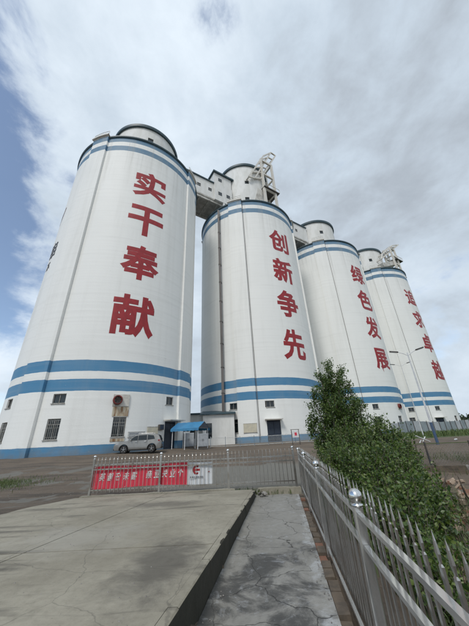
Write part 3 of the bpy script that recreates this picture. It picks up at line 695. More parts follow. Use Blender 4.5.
# ------------------------------------------------------------------ inclined conveyor frames standing on silos two and four
def frame(label, C_along, off, posts, ztop, lad, plat, deep, boxduct):
    o0 = row(C_along, off, 47.0); T = thing('conveyor_tower', label, 'steel frame', o0, ROWANG, 'lattice conveyor frames on the silo roofs')
    def B(nm, p, q, w, mat=M_STEELW, h=None, par=None): return MB().beam(p, q, w, h).build(nm, mat, par or T)
    Z = lambda z: z-47.0
    for x in posts:
        for yy in (0, deep): B('post', (x, yy, -0.4), (x, yy, Z(ztop)), 0.52)
    n = 4
    for k in range(1, n+1):
        zz = Z(47+(ztop-47)*k/n)-0.3
        for yy in (0, deep): B('beam', (posts[0], yy, zz), (posts[1], yy, zz), 0.40)
        for x in posts: B('beam', (x, 0, zz), (x, deep, zz), 0.34)
    z1, z2 = Z(47+(ztop-47)/n)-.3, Z(47+(ztop-47)*2/n)-.3
    B('brace', (posts[0]-3.4, 0, -0.2), (posts[0], 0, z1+1.4), 0.36); B('brace', (posts[0], deep, 0), (posts[1], deep, z1), 0.3)
    px0, px1, pz = plat
    p = MB().box(((px0+px1)/2, deep/2, Z(pz)), (px1-px0, deep+1.2, 0.22)); p.build('platform', M_DARKST, T)
    for q in range(5): B('platform_rail', (px0+(px1-px0)*q/4, -0.6, Z(pz)+.1), (px0+(px1-px0)*q/4, -0.6, Z(pz)+1.2), 0.09)
    B('platform_rail', (px0, -0.6, Z(pz)+1.2), (px1, -0.6, Z(pz)+1.2), 0.09)
    # inclined ladder-like conveyor beds
    for yy in (0.3, deep-0.3):
        for (x0, z0, x1, z1) in lad:
            B('conveyor_rail', (x0, yy, Z(z0)), (x1, yy, Z(z1)), 0.36, M_STEELW if yy < 1 else M_DARKST)
    for (x0, z0, x1, z1) in lad:
        for q in range(5):
            f = q/4; B('crossbar', (x0+(x1-x0)*f, 0.3, Z(z0+(z1-z0)*f)), (x0+(x1-x0)*f, deep-0.3, Z(z0+(z1-z0)*f)), 0.3)
    for la, lb in zip(lad[:-1], lad[1:]):
      for q in range(6):
        f = q/5; (x0, z0, x1, z1), (a0, b0, a1, b1) = la, lb
        B('crossbar', (x0+(x1-x0)*f, 0.3, Z(z0+(z1-z0)*f)), (a0+(a1-a0)*f, 0.3, Z(b0+(b1-b0)*f)), 0.3)
    if boxduct:
        x0, z0, x1, z1 = boxduct; B('chute', (x0, deep*.5, Z(z0)), (x1, deep*.5, Z(z1)), 1.7, M_CONCW, 1.5)
    return T
frame('tall pale lattice conveyor frame with a platform on the second silo roof', 27.3, 7.0, (0.0, 3.6), 68.8,
      [(-4.4, 59.3, 1.5, 71.6), (-2.5, 60.0, 4.7, 75.5), (-.6, 61.0, 6.4, 75.4)], (-0.3, 4.6, 57.8), 2.6, (-2.6, 50.5, -0.8, 57.0))
frame('smaller pale conveyor frame with a slanting chute on the farthest silo roof', 83.2, 8.0, (0.2, 3.0), 60.6,
      [(-6.5, 55.0, 4.0, 63.0), (-8.0, 52.6, 9.6, 65.6)], (1.6, 5.6, 55.8), 2.4, (-8.0, 50.3, 2.6, 55.0))

# ------------------------------------------------------------------ buildings and things in the yard behind the fence
def gz(x, y): return ground_z(x, y)
def at_wall(i, ang, r=R): return (CEN[i][0]+r*math.cos(D2R(ang)), CEN[i][1]+r*math.sin(D2R(ang)))
# low annex between the first two silos
AX = thing('annex_building', 'low white annex with dark flat eaves between the first and second silo', 'building', (-6.2, 43.0, 0.6))
def wall_open(mb, x0, x1, y, t, h, opens):
    cuts = [x0]; 
    for a, b_, _, _ in opens: cuts += [a, b_]
    cuts.append(x1)
    for k in range(len(cuts)-1):
        a, b_ = cuts[k], cuts[k+1]
        if k % 2 == 0: mb.box(((a+b_)/2, y, h/2), (b_-a, t, h))
        else:
            _, _, z0, z1 = opens[k//2]; mb.box(((a+b_)/2, y, z0/2), (b_-a, t, z0)); mb.box(((a+b_)/2, y, (z1+h)/2), (b_-a, t, h-z1))
mb = MB(); wo_ = [(-1.4, -0.5, 1.0, 2.2)]; wall_open(mb, -4.5, 1.0, 0, 0.25, 4.3, wo_); mb.box((-4.4, 3, 2.15), (0.2, 5.7, 4.3)); mb.build('wall', M_WALLW, AX)
MB().box((-1.7, 2.8, 4.42), (6.2, 6.6, 0.22)).build('roof', M_TEAL, AX)
w_ = MB().box((-0.95, 0.02, 1.6), (0.9, 0.05, 1.2)); w_.build('window', M_GLASS, AX)
mb = MB(); wall_open(mb, 0.9, 5.4, -2.4, 0.25, 4.0, [(1.4, 2.2, 0.9, 2.9)]); mb.box((1.0, -1.2, 2.0), (0.2, 2.1, 4.0)); mb.build('porch_wall', M_WALLW, AX)
MB().box((1.8, -2.38, 1.9), (0.8, 0.05, 2.0)).build('window', M_GLASS, AX)
MB().add([(0.5, -2.9, 4.01), (5.6, -2.9, 4.01), (5.6, 0.2, 4.6), (0.5, 0.2, 4.6), (0.5, -2.9, 4.17), (5.6, -2.9, 4.17), (5.6, 0.2, 4.76), (0.5, 0.2, 4.76)], [(0, 1, 2, 3), (7, 6, 5, 4), (0, 4, 5, 1), (1, 5, 6, 2), (2, 6, 7, 3), (3, 7, 4, 0)]).build('porch_roof', M_TEAL, AX, fixn=True)

# blue canopy tent
cx, cy = -5.45, 31.2; TZ = gz(cx, cy)
T = thing('canopy_tent', 'blue gable canopy on white poles outside the first silo door', 'canopy', (cx, cy, TZ), D2R(-20))
tw, td, eh, rh = 1.6, 1.15, 2.0, 2.65
cor = [(-tw, -td), (tw, -td), (tw, td), (-tw, td), (0, -td), (0, td)]
for x, y in cor: MB().tube([(x*.96, y*.96, 0), (x*.96, y*.96, eh)], 0.04, 8).build('pole', M_WHITEP, T)
nu, nv = 14, 6; vs, fs = [], []
for u in range(nu+1):
    for v_ in range(nv*2+1):
        f = (v_/nv)-1; x = -tw*1.06+2*tw*1.06*u/nu; y = f*td*1.1
        z = rh-(rh-eh)*abs(f)-0.05*math.sin(math.pi*abs(f))*abs(math.sin(u*math.pi/nu*2)) + 0.015*math.sin(u*2.3+v_)
        vs.append((x, y, z))
n_ = nv*2+1
for u in range(nu):
    for v_ in range(nv*2): fs.append((u*n_+v_, (u+1)*n_+v_, (u+1)*n_+v_+1, u*n_+v_+1))
MB().add(vs, fs).build('canopy', M_TARP, T, smooth='auto')
for sx in (-1, 1): MB().add([(sx*tw*1.05, -td*1.08, eh+.01), (sx*tw*1.05, td*1.08, eh+.01), (sx*tw*1.05, 0, rh-.01)], [(0, 1, 2)]).build('gable_flap', M_DOOR if sx > 0 else M_TARP, T)
for sy in (-1, 1):
    vl, vf = [], []
    for u in range(25):
        x = -tw*1.06+2*tw*1.06*u/24; d = 0.20+0.05*abs(math.sin(u*math.pi/3)); vl += [(x, sy*td*1.105, eh+0.01), (x, sy*td*1.115+.01*math.sin(u), eh-d)]
    for u in range(24): vf.append((2*u, 2*u+1, 2*u+3, 2*u+2))
    MB().add(vl, vf).build('valance', M_TARP, T)
for sx in (-1, 1): MB().tube([(sx*tw*.96, -td*.96, eh), (sx*tw*.96, td*.96, eh)], 0.03, 6).build('crossbar', M_WHITEP, T)
# grey cabinets beyond the canopy
for k, (x, y, w, h, lab) in enumerate([(-6.1, 34.2, 1.15, 1.45, 'grey metal cabinet, left of the pair beside the blue canopy'), (-4.5, 34.6, 1.25, 1.40, 'grey metal cabinet, right of the pair beside the blue canopy')]):
    cb = thing('metal_cabinet', lab, 'cabinet', (x, y, gz(x, y)), D2R(8), 'grey cabinets by the canopy')
    MB().box((0, 0, h/2+.08), (w, 0.6, h)).build('body', M_CAB, cb, bevel=.015)
    for sx in (-1, 1):
        d_ = MB().box((sx*w/4, -0.315, h/2+.08), (w/2-.05, 0.02, h-.12)).build('door', M_CAB, cb)
        MB().box((sx*0.07, -0.34, h/2+.1), (0.03, 0.03, 0.22)).build('handle', M_DARKST, d_)
    MB().box((0, 0, 0.03), (w-.1, .5, .1)).build('plinth', M_DARKST, cb)
# notice boards on the walls
def board(label, i, a0, a1, z0, z1, mat, lines, name='notice_board'):
    am = (a0+a1)/2; x, y = at_wall(i, am, R+0.03); w = D2R(a1-a0)*R; h = z1-z0
    o = thing(name, label, 'sign', (x, y, z0), D2R(am+90), None)
    MB().box((0, 0, h/2), (w, 0.06, h)).build('board', mat, o)
    for zz, s0, s1, hh in lines:
        k = s0; mb = MB()
        while k < s1:
            ww = random.uniform(.05, .09)*w; mb.box((-w/2+k*w+ww/2, -0.034, zz*h), (ww*.8, 0.008, hh*h)); k += ww/w
        mb.build('printed_line', M_GREYTXT, o)
    MB().box((0, -0.003, h-0.02), (w+.06, 0.07, 0.05)).box((0, -0.003, 0.02), (w+.06, 0.07, 0.05)).build('trim', M_FRAME, o)
board('long pale notice board on the first silo wall behind the car roof', 0, -53.3, -44.6, 1.98, 2.5, M_BOARD, [(.65, .06, .94, .3), (.25, .06, .9, .2)])
board('smaller cream notice board on the first silo wall left of its door', 0, -43.2, -36.6, 1.9, 2.95, M_BOARDY, [(.28, .08, .9, .14), (.14, .08, .8, .1)])
bo = thing('notice_board', 'blank cream notice board on the second silo buttress left of its door', 'sign', (*at_wall(1, -103.0, R+0.36), 2.0), D2R(-103+90))
MB().box((0, 0, .6), (1.9, 0.06, 1.15)).build('board', M_BOARDY, bo)
for z_ in (1.19, .02): MB().box((0, -.003, z_), (1.98, 0.07, .05)).build('trim', M_FRAME, bo)
ac = thing('wall_box', 'small dark junction box on the first silo wall beside the door', 'box', (*at_wall(0, -35.0, R+0.16), 2.6), D2R(-35+90))
MB().box((0, 0, .28), (.6, .3, .55)).build('casing', M_DARKST, ac, bevel=.02); MB().box((0, -.155, .28), (.45, .02, .42)).build('cover', M_DOOR, ac)
# railing in front of the second silo
RL = thing('white_railing', 'low pale blue-white railing in front of the second silo', 'railing', (0, 0, 0))
P0, P1 = Vector((-3.6, 34.6, 0)), Vector((10.4, 37.6, 0)); nr = 8
def rp(f, z): p = P0.lerp(P1, f); return Vector((p.x, p.y, gz(p.x, p.y)+z))
for k in range(nr+1): MB().beam(rp(k/nr, -.1), rp(k/nr, 1.15), .07).build('post', M_PANEL, RL)
pk = MB().box((0, 0, .52), (.025, .025, .9)).mesh('picket'); pk.materials.append(M_BOARD)
for k in range(nr):
    for zz in (.12, 1.02): MB().beam(rp(k/nr, zz), rp((k+1)/nr, zz), .045).build('rail', M_BOARD, RL)
    for q in range(1, 11):
        p = rp((k+q/11)/nr, 0.05); link('picket', pk, None, RL, loc=p)
# small red and white board on posts near the second silo's right foot
sb_ = thing('post_sign', 'small white board with a red square on grey posts beside the tree', 'sign', (6.05, 32.0, gz(6.05, 32.0)), D2R(10))
for x in (-.42, .42): MB().box((x, 0, .75), (.06, .06, 1.5)).build('post', M_DARKST, sb_)
MB().box((0, -.02, 1.05), (.76, .04, .62)).build('panel', M_WHITEP, sb_); MB().box((.04, -.05, 1.08), (.26, .02, .3)).build('red_square', M_BANR, sb_); MB().box((0, 0, 1.53), (1.0, .1, .05)).build('cap', M_DARKST, sb_)

# ------------------------------------------------------------------ parked SUV (front towards -X)
def suv(loc, rz):
    S = thing('parked_car', 'silver grey SUV parked side-on at the foot of the nearest silo', 'car', loc, rz)
    WB, WR = 1.36, 0.36
    def arch(cx): return [(cx+0.43*math.cos(a), 0.36+0.43*math.sin(a)) for a in np.linspace(0.0, math.pi, 9)]
    # outline, x: front = -2.33, listed along the roof from front bumper to rear, then back along the sill
    top = [(-2.33, .42), (-2.35, .62), (-2.30, .80), (-2.20, .93), (-1.75, 1.04), (-1.20, 1.10), (-1.02, 1.13), (-.55, 1.45), (-.30, 1.60), (.10, 1.68), (.9, 1.69), (1.6, 1.64), (1.95, 1.56), (2.12, 1.28), (2.22, 1.06), (2.30, .95), (2.32, .62), (2.28, .42), (2.15, .30)]
    bot = [(WB+.45, .28)] + arch(WB) + [(WB-.45, .24), (-WB+.45, .24)] + arch(-WB) + [(-WB-.45, .28), (-2.2, .30)]
    pts = top + bot
    def hwid(x, z, inset):
        w = .94 - .05*max(0, abs(x)-1.5)**1.4
        if z > 1.0: w -= (z-1.0)*.32
        if z < .5: w -= (.5-z)*.12
        return w-inset
    st = [(-1, 0.0), (-1, .06), (0, 0), (1, .06), (1, 0.0)]
    bm = bmesh.new(); rings = []
    for sg, ins in ((-1, 0.0), (-.45, 0), (.45, 0), (1, 0.0)):
        rings.append([bm.verts.new((x, sg*hwid(x, z, ins), z+(.03 if abs(sg) < 1 and z > 1.05 else 0))) for x, z in pts])
    n = len(pts)
    for a, b_ in zip(rings[:-1], rings[1:]):
        for k in range(n): bm.faces.new((a[k], a[(k+1) % n], b_[(k+1) % n], b_[k]))
    f1 = bm.faces.new(rings[0]); f2 = bm.faces.new(rings[-1][::-1])
    bmesh.ops.recalc_face_normals(bm, faces=bm.faces)
    bmesh.ops.bevel(bm, geom=[e for e in bm.edges if f1 in e.link_faces or f2 in e.link_faces], offset=.045, segments=2, affect='EDGES')
    bmesh.ops.triangulate(bm, faces=[f for f in bm.faces if len(f.verts) > 4])
    me = bpy.data.meshes.new('body'); bm.to_mesh(me); bm.free(); link('body', me, M_CARP, S, smooth='auto')
    def side(nm, poly, mat, off=.012, par=None):
        for sg in (-1, 1):
            vs = [(x, sg*(hwid(x, z, 0)+off), z) for x, z in poly] + [(x, sg*(hwid(x, z, 0)-.03), z) for x, z in poly]; m_ = len(poly)
            MB().add(vs, [tuple(range(m_)), tuple(range(2*m_-1, m_-1, -1))]+[(i, (i+1) % m_, m_+(i+1) % m_, m_+i) for i in range(m_)]).build(nm, mat, par or S, fixn=True)
    side('side_window', [(-.88, 1.14), (-.08, 1.15), (-.08, 1.56), (-.30, 1.53), (-.50, 1.42)], M_GLASS)
    side('side_window', [(-.02, 1.15), (.82, 1.17), (.80, 1.59), (-.02, 1.57)], M_GLASS)
    side('side_window', [(.90, 1.17), (1.62, 1.22), (1.48, 1.52), (.88, 1.59)], M_GLASS)
    side('sill_trim', [(-.9, .26), (.9, .26), (.9, .36), (-.9, .36)], M_BLACK)
    for cx in (-WB, WB):
        o_ = [(cx+.47*math.cos(a), .36+.47*math.sin(a)) for a in np.linspace(-.1, math.pi+.1, 10)]; i_ = [(cx+.42*math.cos(a), .36+.42*math.sin(a)) for a in np.linspace(math.pi+.1, -.1, 10)]
        for sg in (-1, 1):
            vs = []
            for (x, z), (x2, z2) in zip(o_, i_[::-1]): vs += [(x, sg*(hwid(x, z, 0)+.01), z), (x2, sg*(hwid(x2, z2, 0)+.014), z2)]
            MB().add(vs, [(2*k, 2*k+1, 2*k+3, 2*k+2) for k in range(9)]).build('arch_trim', M_BLACK, S)
    side('door_seam', [(-.052, .40), (-.045, .40), (-.045, 1.14), (-.052, 1.14)], M_BLACK, .004)
    side('door_seam', [(.86, .55), (.867, .55), (.88, 1.15), (.873, 1.15)], M_BLACK, .004)
    side('door_seam', [(-.95, .40), (-.943, .40), (-.90, 1.12), (-.907, 1.12)], M_BLACK, .004)
    side('door_handle', [(-.32, .98), (-.13, .98), (-.13, 1.02), (-.32, 1.02)], M_RIM, .03)
    side('door_handle', [(.60, 1.0), (.79, 1.0), (.79, 1.04), (.60, 1.04)], M_RIM, .03)
    side('headlight', [(-2.22, .78), (-1.86, .86), (-1.80, .95), (-2.14, .90)], M_LAMPC, .01)
    side('tail_light', [(1.98, .98), (2.22, .96), (2.18, 1.12), (1.95, 1.12)], M_LAMPR, .012)
    MB().add([(2.26, -.70, 1.10), (2.26, .70, 1.10), (2.07, .60, 1.52), (2.07, -.60, 1.52), (2.20, -.70, 1.08), (2.20, .70, 1.08), (2.0, .6, 1.52), (2.0, -.6, 1.52)], [(0, 1, 2, 3), (4, 7, 6, 5), (0, 4, 5, 1), (1, 5, 6, 2), (2, 6, 7, 3), (3, 7, 4, 0)]).build('rear_window', M_GLASS, S, fixn=True)
    MB().add([(-1.04, -.76, 1.16), (-1.04, .76, 1.16), (-.40, .66, 1.59), (-.40, -.66, 1.59), (-1.0, -.76, 1.12), (-1.0, .76, 1.12), (-.38, .66, 1.54), (-.38, -.66, 1.54)], [(0, 1, 2, 3), (4, 7, 6, 5), (0, 4, 5, 1), (1, 5, 6, 2), (2, 6, 7, 3), (3, 7, 4, 0)]).build('windscreen', M_GLASS, S, fixn=True)
    MB().box((2.31, 0, .40), (.07, 1.6, .16)).build('rear_bumper', M_BLACK, S, bevel=.02); MB().box((2.325, 0, .78), (.02, .46, .13)).build('number_plate', M_TARP, S)
    MB().box((-2.34, 0, .42), (.06, 1.6, .18)).build('front_bumper', M_BLACK, S, bevel=.02); MB().box((-2.345, 0, .70), (.03, 1.0, .16)).build('grille', M_DARKST, S)
    for sg in (-1, 1):
        MB().tube([(-.1, sg*.66, 1.70), (0, sg*.66, 1.755), (1.4, sg*.64, 1.74), (1.5, sg*.64, 1.67)], .02, 6).build('roof_rail', M_RIM, S)
        MB().box((-.72, sg*1.03, 1.16), (.13, .2, .13)).build('mirror', M_CARP, S, bevel=.03)
        for cx in (-WB, WB):
            y0 = sg*.80; mb = MB(); mb.lathe([(.20, -.11), (.33, -.115), (.36, -.08), (.36, .08), (.33, .115), (.20, .11)], 28, c=(cx, y0, WR), axis='Y')
            ty = mb.build('wheel', M_BLACK, S, smooth='auto')
            rm = MB(); rm.lathe([(.245, sg*.10), (.225, sg*.115), (.21, sg*.05)], 28, c=(cx, y0, WR), axis='Y')
            for k in range(5):
                a = k*2*math.pi/5+.3; d = Vector((math.cos(a), 0, math.sin(a))); rm.beam(Vector((cx, y0+sg*.09, WR))+d*.03, Vector((cx, y0+sg*.095, WR))+d*.235, .06, .04)
            rm.lathe([(.001, sg*.12), (.06, sg*.11), (.065, sg*.06)], 12, c=(cx, y0, WR), axis='Y'); rm.build('rim', M_RIM, ty)
            MB().lathe([(.001, sg*.03), (.22, sg*.03)], 20, c=(cx, y0, WR), axis='Y').build('brake_disc', M_DARKST, ty)
    return S
sx_, sy_ = -9.45, 27.1
suv((sx_, sy_, gz(sx_, sy_)+0.0), D2R(9)).scale = (.89, .89, .92)

# ------------------------------------------------------------------ fences
def ball_mesh(r):
    mb = MB(); mb.lathe([(0.001, r)]+[(r*math.sin(a), r*math.cos(a)) for a in np.linspace(.25, 2.6, 10)]+[(r*.5, -r*.9), (r*.5, -r*1.0), (r*.85, -r*1.05), (r*.85, -r*1.3), (.01, -r*1.3)], 24)
    return mb
def picket_mesh(h, w, tip, th=None):
    a, c = (th or w)/2, w/2; b_ = h-tip; rings = [(1, 0), (1, b_), (.5, b_+.008), (.95, b_+tip*.34), (.55, b_+tip*.7), (.04, h)]
    v_, f_ = [], [(3, 2, 1, 0)]
    for k, (q, z) in enumerate(rings): v_ += [(-a*q, -c*q, z), (a*q, -c*q, z), (a*q, c*q, z), (-a*q, c*q, z)]
    for r_ in range(len(rings)-1):
        for k in range(4): f_.append((r_*4+k, r_*4+(k+1) % 4, r_*4+4+(k+1) % 4, r_*4+4+k))
    n_ = 4*(len(rings)-1); f_.append((n_, n_+1, n_+2, n_+3))
    return MB().add(v_, f_)
ball = ball_mesh(.049).mesh('ball_cap'); ball.materials.append(M_BALL); ball.polygons.foreach_set('use_smooth', [True]*len(ball.polygons))
sf = thing('steel_fence', 'stainless picket fence with ball-topped posts along the right of the path', 'fence', (0, 0, 0))
fang = math.atan(0.135)
pkm = picket_mesh(1.15, .024, .115, .011).mesh('picket'); pkm.materials.append(M_STEELD)
PY = [-2.42, 0.0, 2.42, 4.85, 7.28, 9.42]
for yy in PY:
    MB().box((0, 0, .545), (.062, .062, 1.09)).build('post', M_STEEL, sf, bevel=.006).location = (fx(yy), yy, 0)
    o = sf.children[-1]; o.rotation_euler.z = -fang
    link('ball_cap', ball, None, sf, loc=(fx(yy), yy, 1.152))
for a, b_ in zip(PY[:-1], PY[1:]):
    for zz, w, h in ((1.04, .034, .026), (.855, .034, .026), (.09, .03, .026)):
        MB().beam((fx(a+.035), a+.035, zz), (fx(b_-.035), b_-.035, zz), w, h).build('rail', M_STEEL, sf)
    n = 23
    for k in range(1, n):
        yy = a+(b_-a)*k/n; o = link('picket', pkm, None, sf, loc=(fx(yy)+.042, yy+random.uniform(-.004, .004), .075+random.uniform(-.004, .004)), rot=(random.uniform(-.006, .006), random.uniform(-.008, .008), -fang))
cf = thing('cross_fence', 'thin picket fence with ball-topped posts crossing the end of the slab, banner tied to it', 'fence', (0, 0, 0))
pk2 = picket_mesh(.95, .016, .07).mesh('picket'); pk2.materials.append(M_STEELD)
ball2 = ball_mesh(.045).mesh('ball_cap'); ball2.materials.append(M_BALL); ball2.polygons.foreach_set('use_smooth', [True]*len(ball2.polygons))
PX = [-4.66, -2.55, -0.43, 1.62]
for x in PX:
    MB().box((x, FY, .64), (.06, .06, 1.06)).build('post', M_STEELD, cf); link('ball_cap', ball2, None, cf, loc=(x, FY, 1.215))
for a, b_ in zip(PX[:-1], PX[1:]):
    for zz in (.985, .86, .32): MB().beam((a+.03, FY, zz), (b_-.03, FY, zz), .035).build('rail', M_STEELD, cf)
    n = 17
    for k in range(1, n): link('picket', pk2, None, cf, loc=(a+(b_-a)*k/n+random.uniform(-.004, .004), FY-.03, .25), rot=(random.uniform(-.01, .01), random.uniform(-.012, .012), 0))
# banner tied to the far side of the cross fence: its print shows through mirrored
bn = thing('banner', 'red banner with mirrored white writing and a white logo end, tied to the cross fence', 'banner', (0, FY+.05, 0))
def cloth(nm, x0, x1, mat, n=60):
    vs, fs = [], []; m_ = 8
    for k in range(n+1):
        x = x0+(x1-x0)*k/n
        for q in range(m_+1):
            f = q/m_; z = (.345+.02*math.sin(x*1.7))*(1-f)+(.93+.012*math.sin(x*2.9+1)+.0)*f; vs.append((x, bany(x, f), z))
    for k in range(n):
        for q in range(m_): a = k*(m_+1)+q; fs.append((a, a+m_+1, a+m_+2, a+1))
    return MB().add(vs, fs).build(nm, mat, bn, smooth=True)
def bany(x, f): return .018*math.sin(x*7+f*1.3)*(1-abs(2*f-1)*.4)+.01*math.sin(x*19)*(1-f)
cloth('red_cloth', -4.62, -1.72, M_BANR); cloth('white_cloth', -1.712, -.92, M_BANW, 20)
def banner_glyph(chh, x, z, w, h, mat, mirror=True, nm='lettering'):
    bm = glyph_mesh(chh, w, h, .03, mirror, cut=.06)
    for v_ in bm.verts:
        vx, vz, d = v_.co; X = x+vx+.18*vz; Zz = z+vz; v_.co = (X, bany(X, (Zz-.345)/.58)-(.011 if d > .01 else .008 if d > -.01 else .004), Zz)
    bmesh.ops.recalc_face_normals(bm, faces=bm.faces)
    for f_ in bm.faces: f_.smooth = False
    me = bpy.data.meshes.new(nm); bm.to_mesh(me); bm.free(); link(nm, me, mat, bn)
for k, chh in enumerate('英隆仔未福'): banner_glyph(chh, -4.36+k*.25, .645, .16, .22, M_BANT)
for k, chh in enumerate('亲亚失业个'): banner_glyph(chh, -2.90+k*.245, .665, .16, .22, M_BANT)
mb = MB(); mb.lathe([(.075, -.012), (.125, -.012)], 28, c=(-1.42, 0, .72), axis='Y'); mb.box((-1.42, -.012, .72), (.2, .004, .06)); mb.build('round_logo', M_RED, bn)
mb = MB()
for k in range(7): mb.box((-1.60+k*.06, -.03, .53), (.042, .004, .045))
mb.build('small_print', M_GREYTXT, bn)
mb = MB(); mb.box((-1.04, -.03, .66), (.06, .004, .02)); mb.build('small_print', M_RED, bn)
for x in (-4.6, -3.6, -2.5, -1.7, -.94):
    for zz in (.37, .91): MB().tube([(x, -.09, zz+.01), (x, .012, zz)], .006, 5).build('tie', M_WHITEP, bn)

# ------------------------------------------------------------------ vegetation
def leaves_mesh(name, P, Dm, size, mats, probs, narrow=.34):
    n = len(P); d = rng.normal(size=(n, 3)); d = d*.8+Dm; d /= np.linalg.norm(d, axis=1, keepdims=True)
    a = rng.normal(size=(n, 3)); s_ = np.cross(d, a); s_ /= np.linalg.norm(s_, axis=1, keepdims=True); u = np.cross(s_, d)
    L_ = size*rng.choice([.55, .8, 1.0, 1.3, 1.6], (n, 1), p=[.2, .25, .25, .2, .1])*rng.uniform(.85, 1.15, (n, 1)); w = L_*narrow
    v = np.stack([P, P+d*L_*.45+s_*w+u*L_*.10, P+d*L_, P+d*L_*.45-s_*w+u*L_*.10], 1).reshape(-1, 3)
    me = bpy.data.meshes.new(name); me.vertices.add(4*n); me.vertices.foreach_set('co', v.astype(np.float32).ravel())
    b0 = np.arange(n)*4; loops = np.stack([b0, b0+1, b0+2, b0, b0+2, b0+3], 1).ravel()
    me.loops.add(6*n); me.loops.foreach_set('vertex_index', loops.astype(np.int32)); me.polygons.add(2*n)
    me.polygons.foreach_set('loop_start', (np.arange(2*n)*3).astype(np.int32)); me.polygons.foreach_set('loop_total', np.full(2*n, 3, np.int32))
    for m_ in mats: me.materials.append(m_)
    me.polygons.foreach_set('material_index', np.repeat(rng.choice(len(mats), n, p=probs), 2).astype(np.int32)); me.update(calc_edges=True)
    return me
def poplar(loc, h, lean):
    T = thing('poplar_tree', 'young upright poplar with dense small leaves behind the end of the steel fence', 'tree', loc)
    tr = MB(); tips = []; P, Dm = [], []
    stems = [(0, 0, h*.96), (.30, .1, h*.88), (-.30, .05, h*.86), (.1, -.3, h*.82), (.58, -.1, h*.76), (-.62, -.1, h*.70), (.86, .1, h*.62), (-.82, .1, h*.50), (.35, -.5, h*.60), (-.3, -.5, h*.62), (1.05, -.2, h*.46), (.15, .35, h*.9), (-.15, .3, h*.78)]
    for k, (dx, dy, hh) in enumerate(stems):
        pts = []; 
        for q in range(9):
            f = q/8; pts.append(Vector((dx*1.18*f**.55+lean*f*f*hh*.12+.04*math.sin(q*1.7+k), dy*f**.55+.04*math.cos(q*2.1+k), hh*f)))
        tr.tube(pts, [(.05 if k == 0 else .032)*(1-.85*q/8)+.004 for q in range(9)], 6)
        nb = int(20*hh/h)+4
        for j in range(nb):
            f = .16+.80*(j+.5)/nb; q = min(7, int(f*8)); p = pts[q].lerp(pts[q+1], f*8-q)
            az = random.uniform(0, 6.283); ln = (.36+.66*(1-f)**.8)*random.uniform(.55, 1.1)*.66; up = random.uniform(.7, 1.5)
            dv = Vector((math.cos(az), math.sin(az), up)).normalized()*ln*1.25
            bp = [p, p+dv*.5+Vector((0, 0, .02)), p+dv+Vector((0, 0, ln*.12))]; tr.tube(bp, [.011, .008, .003], 4)
            nl = int(115*ln/.4)+65
            for _ in range(nl):
                t_ = random.uniform(.15, 1.08); c = bp[0].lerp(bp[1], t_*2) if t_ < .5 else bp[1].lerp(bp[2], t_*2-1)
                P.append([c.x+random.gauss(0, .065), c.y+random.gauss(0, .065), c.z+random.gauss(0, .06)]); o_ = Vector((c.x, c.y, 0)).normalized()*.35; Dm.append([o_.x, o_.y, -.15])
    tr.build('trunk', M_BARK, T, smooth=True)
    link('crown', leaves_mesh('crown', np.array(P), np.array(Dm), .052, LEAF, [.36, .42, .22]), None, T)
    return T
def bush(name, label, cat, loc, lobes, nclust, per, size, probs, stemh=1.0):
    T = thing(name, label, cat, loc, 0, None); P, Dm = [], []; tr = MB(); wts = [l[3]*l[4]*l[5] for l in lobes]
    for k in range(nclust):
        cx, cy, cz, ax, ay, az = random.choices(lobes, wts)[0]
        v_ = Vector((random.gauss(0, 1), random.gauss(0, 1), random.gauss(0, 1))).normalized()*random.uniform(.25, 1)**.45
        c = Vector((cx+v_.x*ax, cy+v_.y*ay, cz+v_.z*az))
        wx, wy = c.x+loc[0], c.y+loc[1]
        if wx/wy > .520+.060*(1.65-c.z-loc[2])/1.2+random.gauss(0, .026): continue
        if c.z < .02: c.z = random.uniform(.02, .15)
        if math.sin(wx*5.1+1.0)*math.sin(wy*4.3)*math.sin((c.z)*5.7+.6)+random.gauss(0, .12) > .30: continue
        outer = v_.length > .8 and v_.z > -.1
        tw_ = Vector((v_.x*.45+random.gauss(0, .15), v_.y*.45+random.gauss(0, .15), random.uniform(.45, 1.1))).normalized()*random.uniform(.22, .40)*(1.5 if outer and random.random() < .45 else 1); q0 = c-tw_
        bend = Vector((random.gauss(0, .05), random.gauss(0, .05), 0)); tr.tube([q0, c, c+tw_*.95+bend], [.007, .005, .0015], 4)
        nl = int(per*random.uniform(.5, 1.2)); sp_ = random.uniform(.022, .05)
        for _ in range(nl):
            t_ = random.uniform(-1.0, 1.0); sp2 = sp_*(1.15-.55*max(0, t_)); p = c+tw_*t_+bend*max(0, t_)
            P.append([p.x+random.gauss(0, sp2), p.y+random.gauss(0, sp2), max(.01, p.z+random.gauss(0, sp2*.8))]); Dm.append([random.gauss(0, .5), random.gauss(0, .5), .15])
    for cx, cy, cz, ax, ay, az in lobes:
        for _ in range(4):
            b0 = Vector((cx+random.gauss(0, .15), cy+random.gauss(0, .15), -.05)); e_ = Vector((cx+random.uniform(-.7, .7)*ax, cy+random.uniform(-.7, .7)*ay, cz+az*random.uniform(.1, .8)))
            tr.tube([b0, b0.lerp(e_, .5)+Vector((random.gauss(0, .06), random.gauss(0, .06), .1)), e_], [.028, .018, .006], 5)
    tr.build('stems', M_BARK, T, smooth=True); link('foliage', leaves_mesh('foliage', np.array(P), np.array(Dm), size, LEAF, probs), None, T)
    return T
poplar((3.36, 9.75, gz(3.36, 9.75)), 4.2, .0)
bush('leafy_bush', 'tall leafy bush right of the poplar in the middle of the thicket', 'bush', (3.9, 8.2, gz(3.9, 8.2)),
     [(0, 0, .85, .75, .7, .85), (.75, -.35, .75, .75, .7, .75), (-.7, .45, .75, .55, .6, .95), (1.25, -.9, .5, .6, .6, .55)], 1350, 72, .052, [.24, .42, .34])
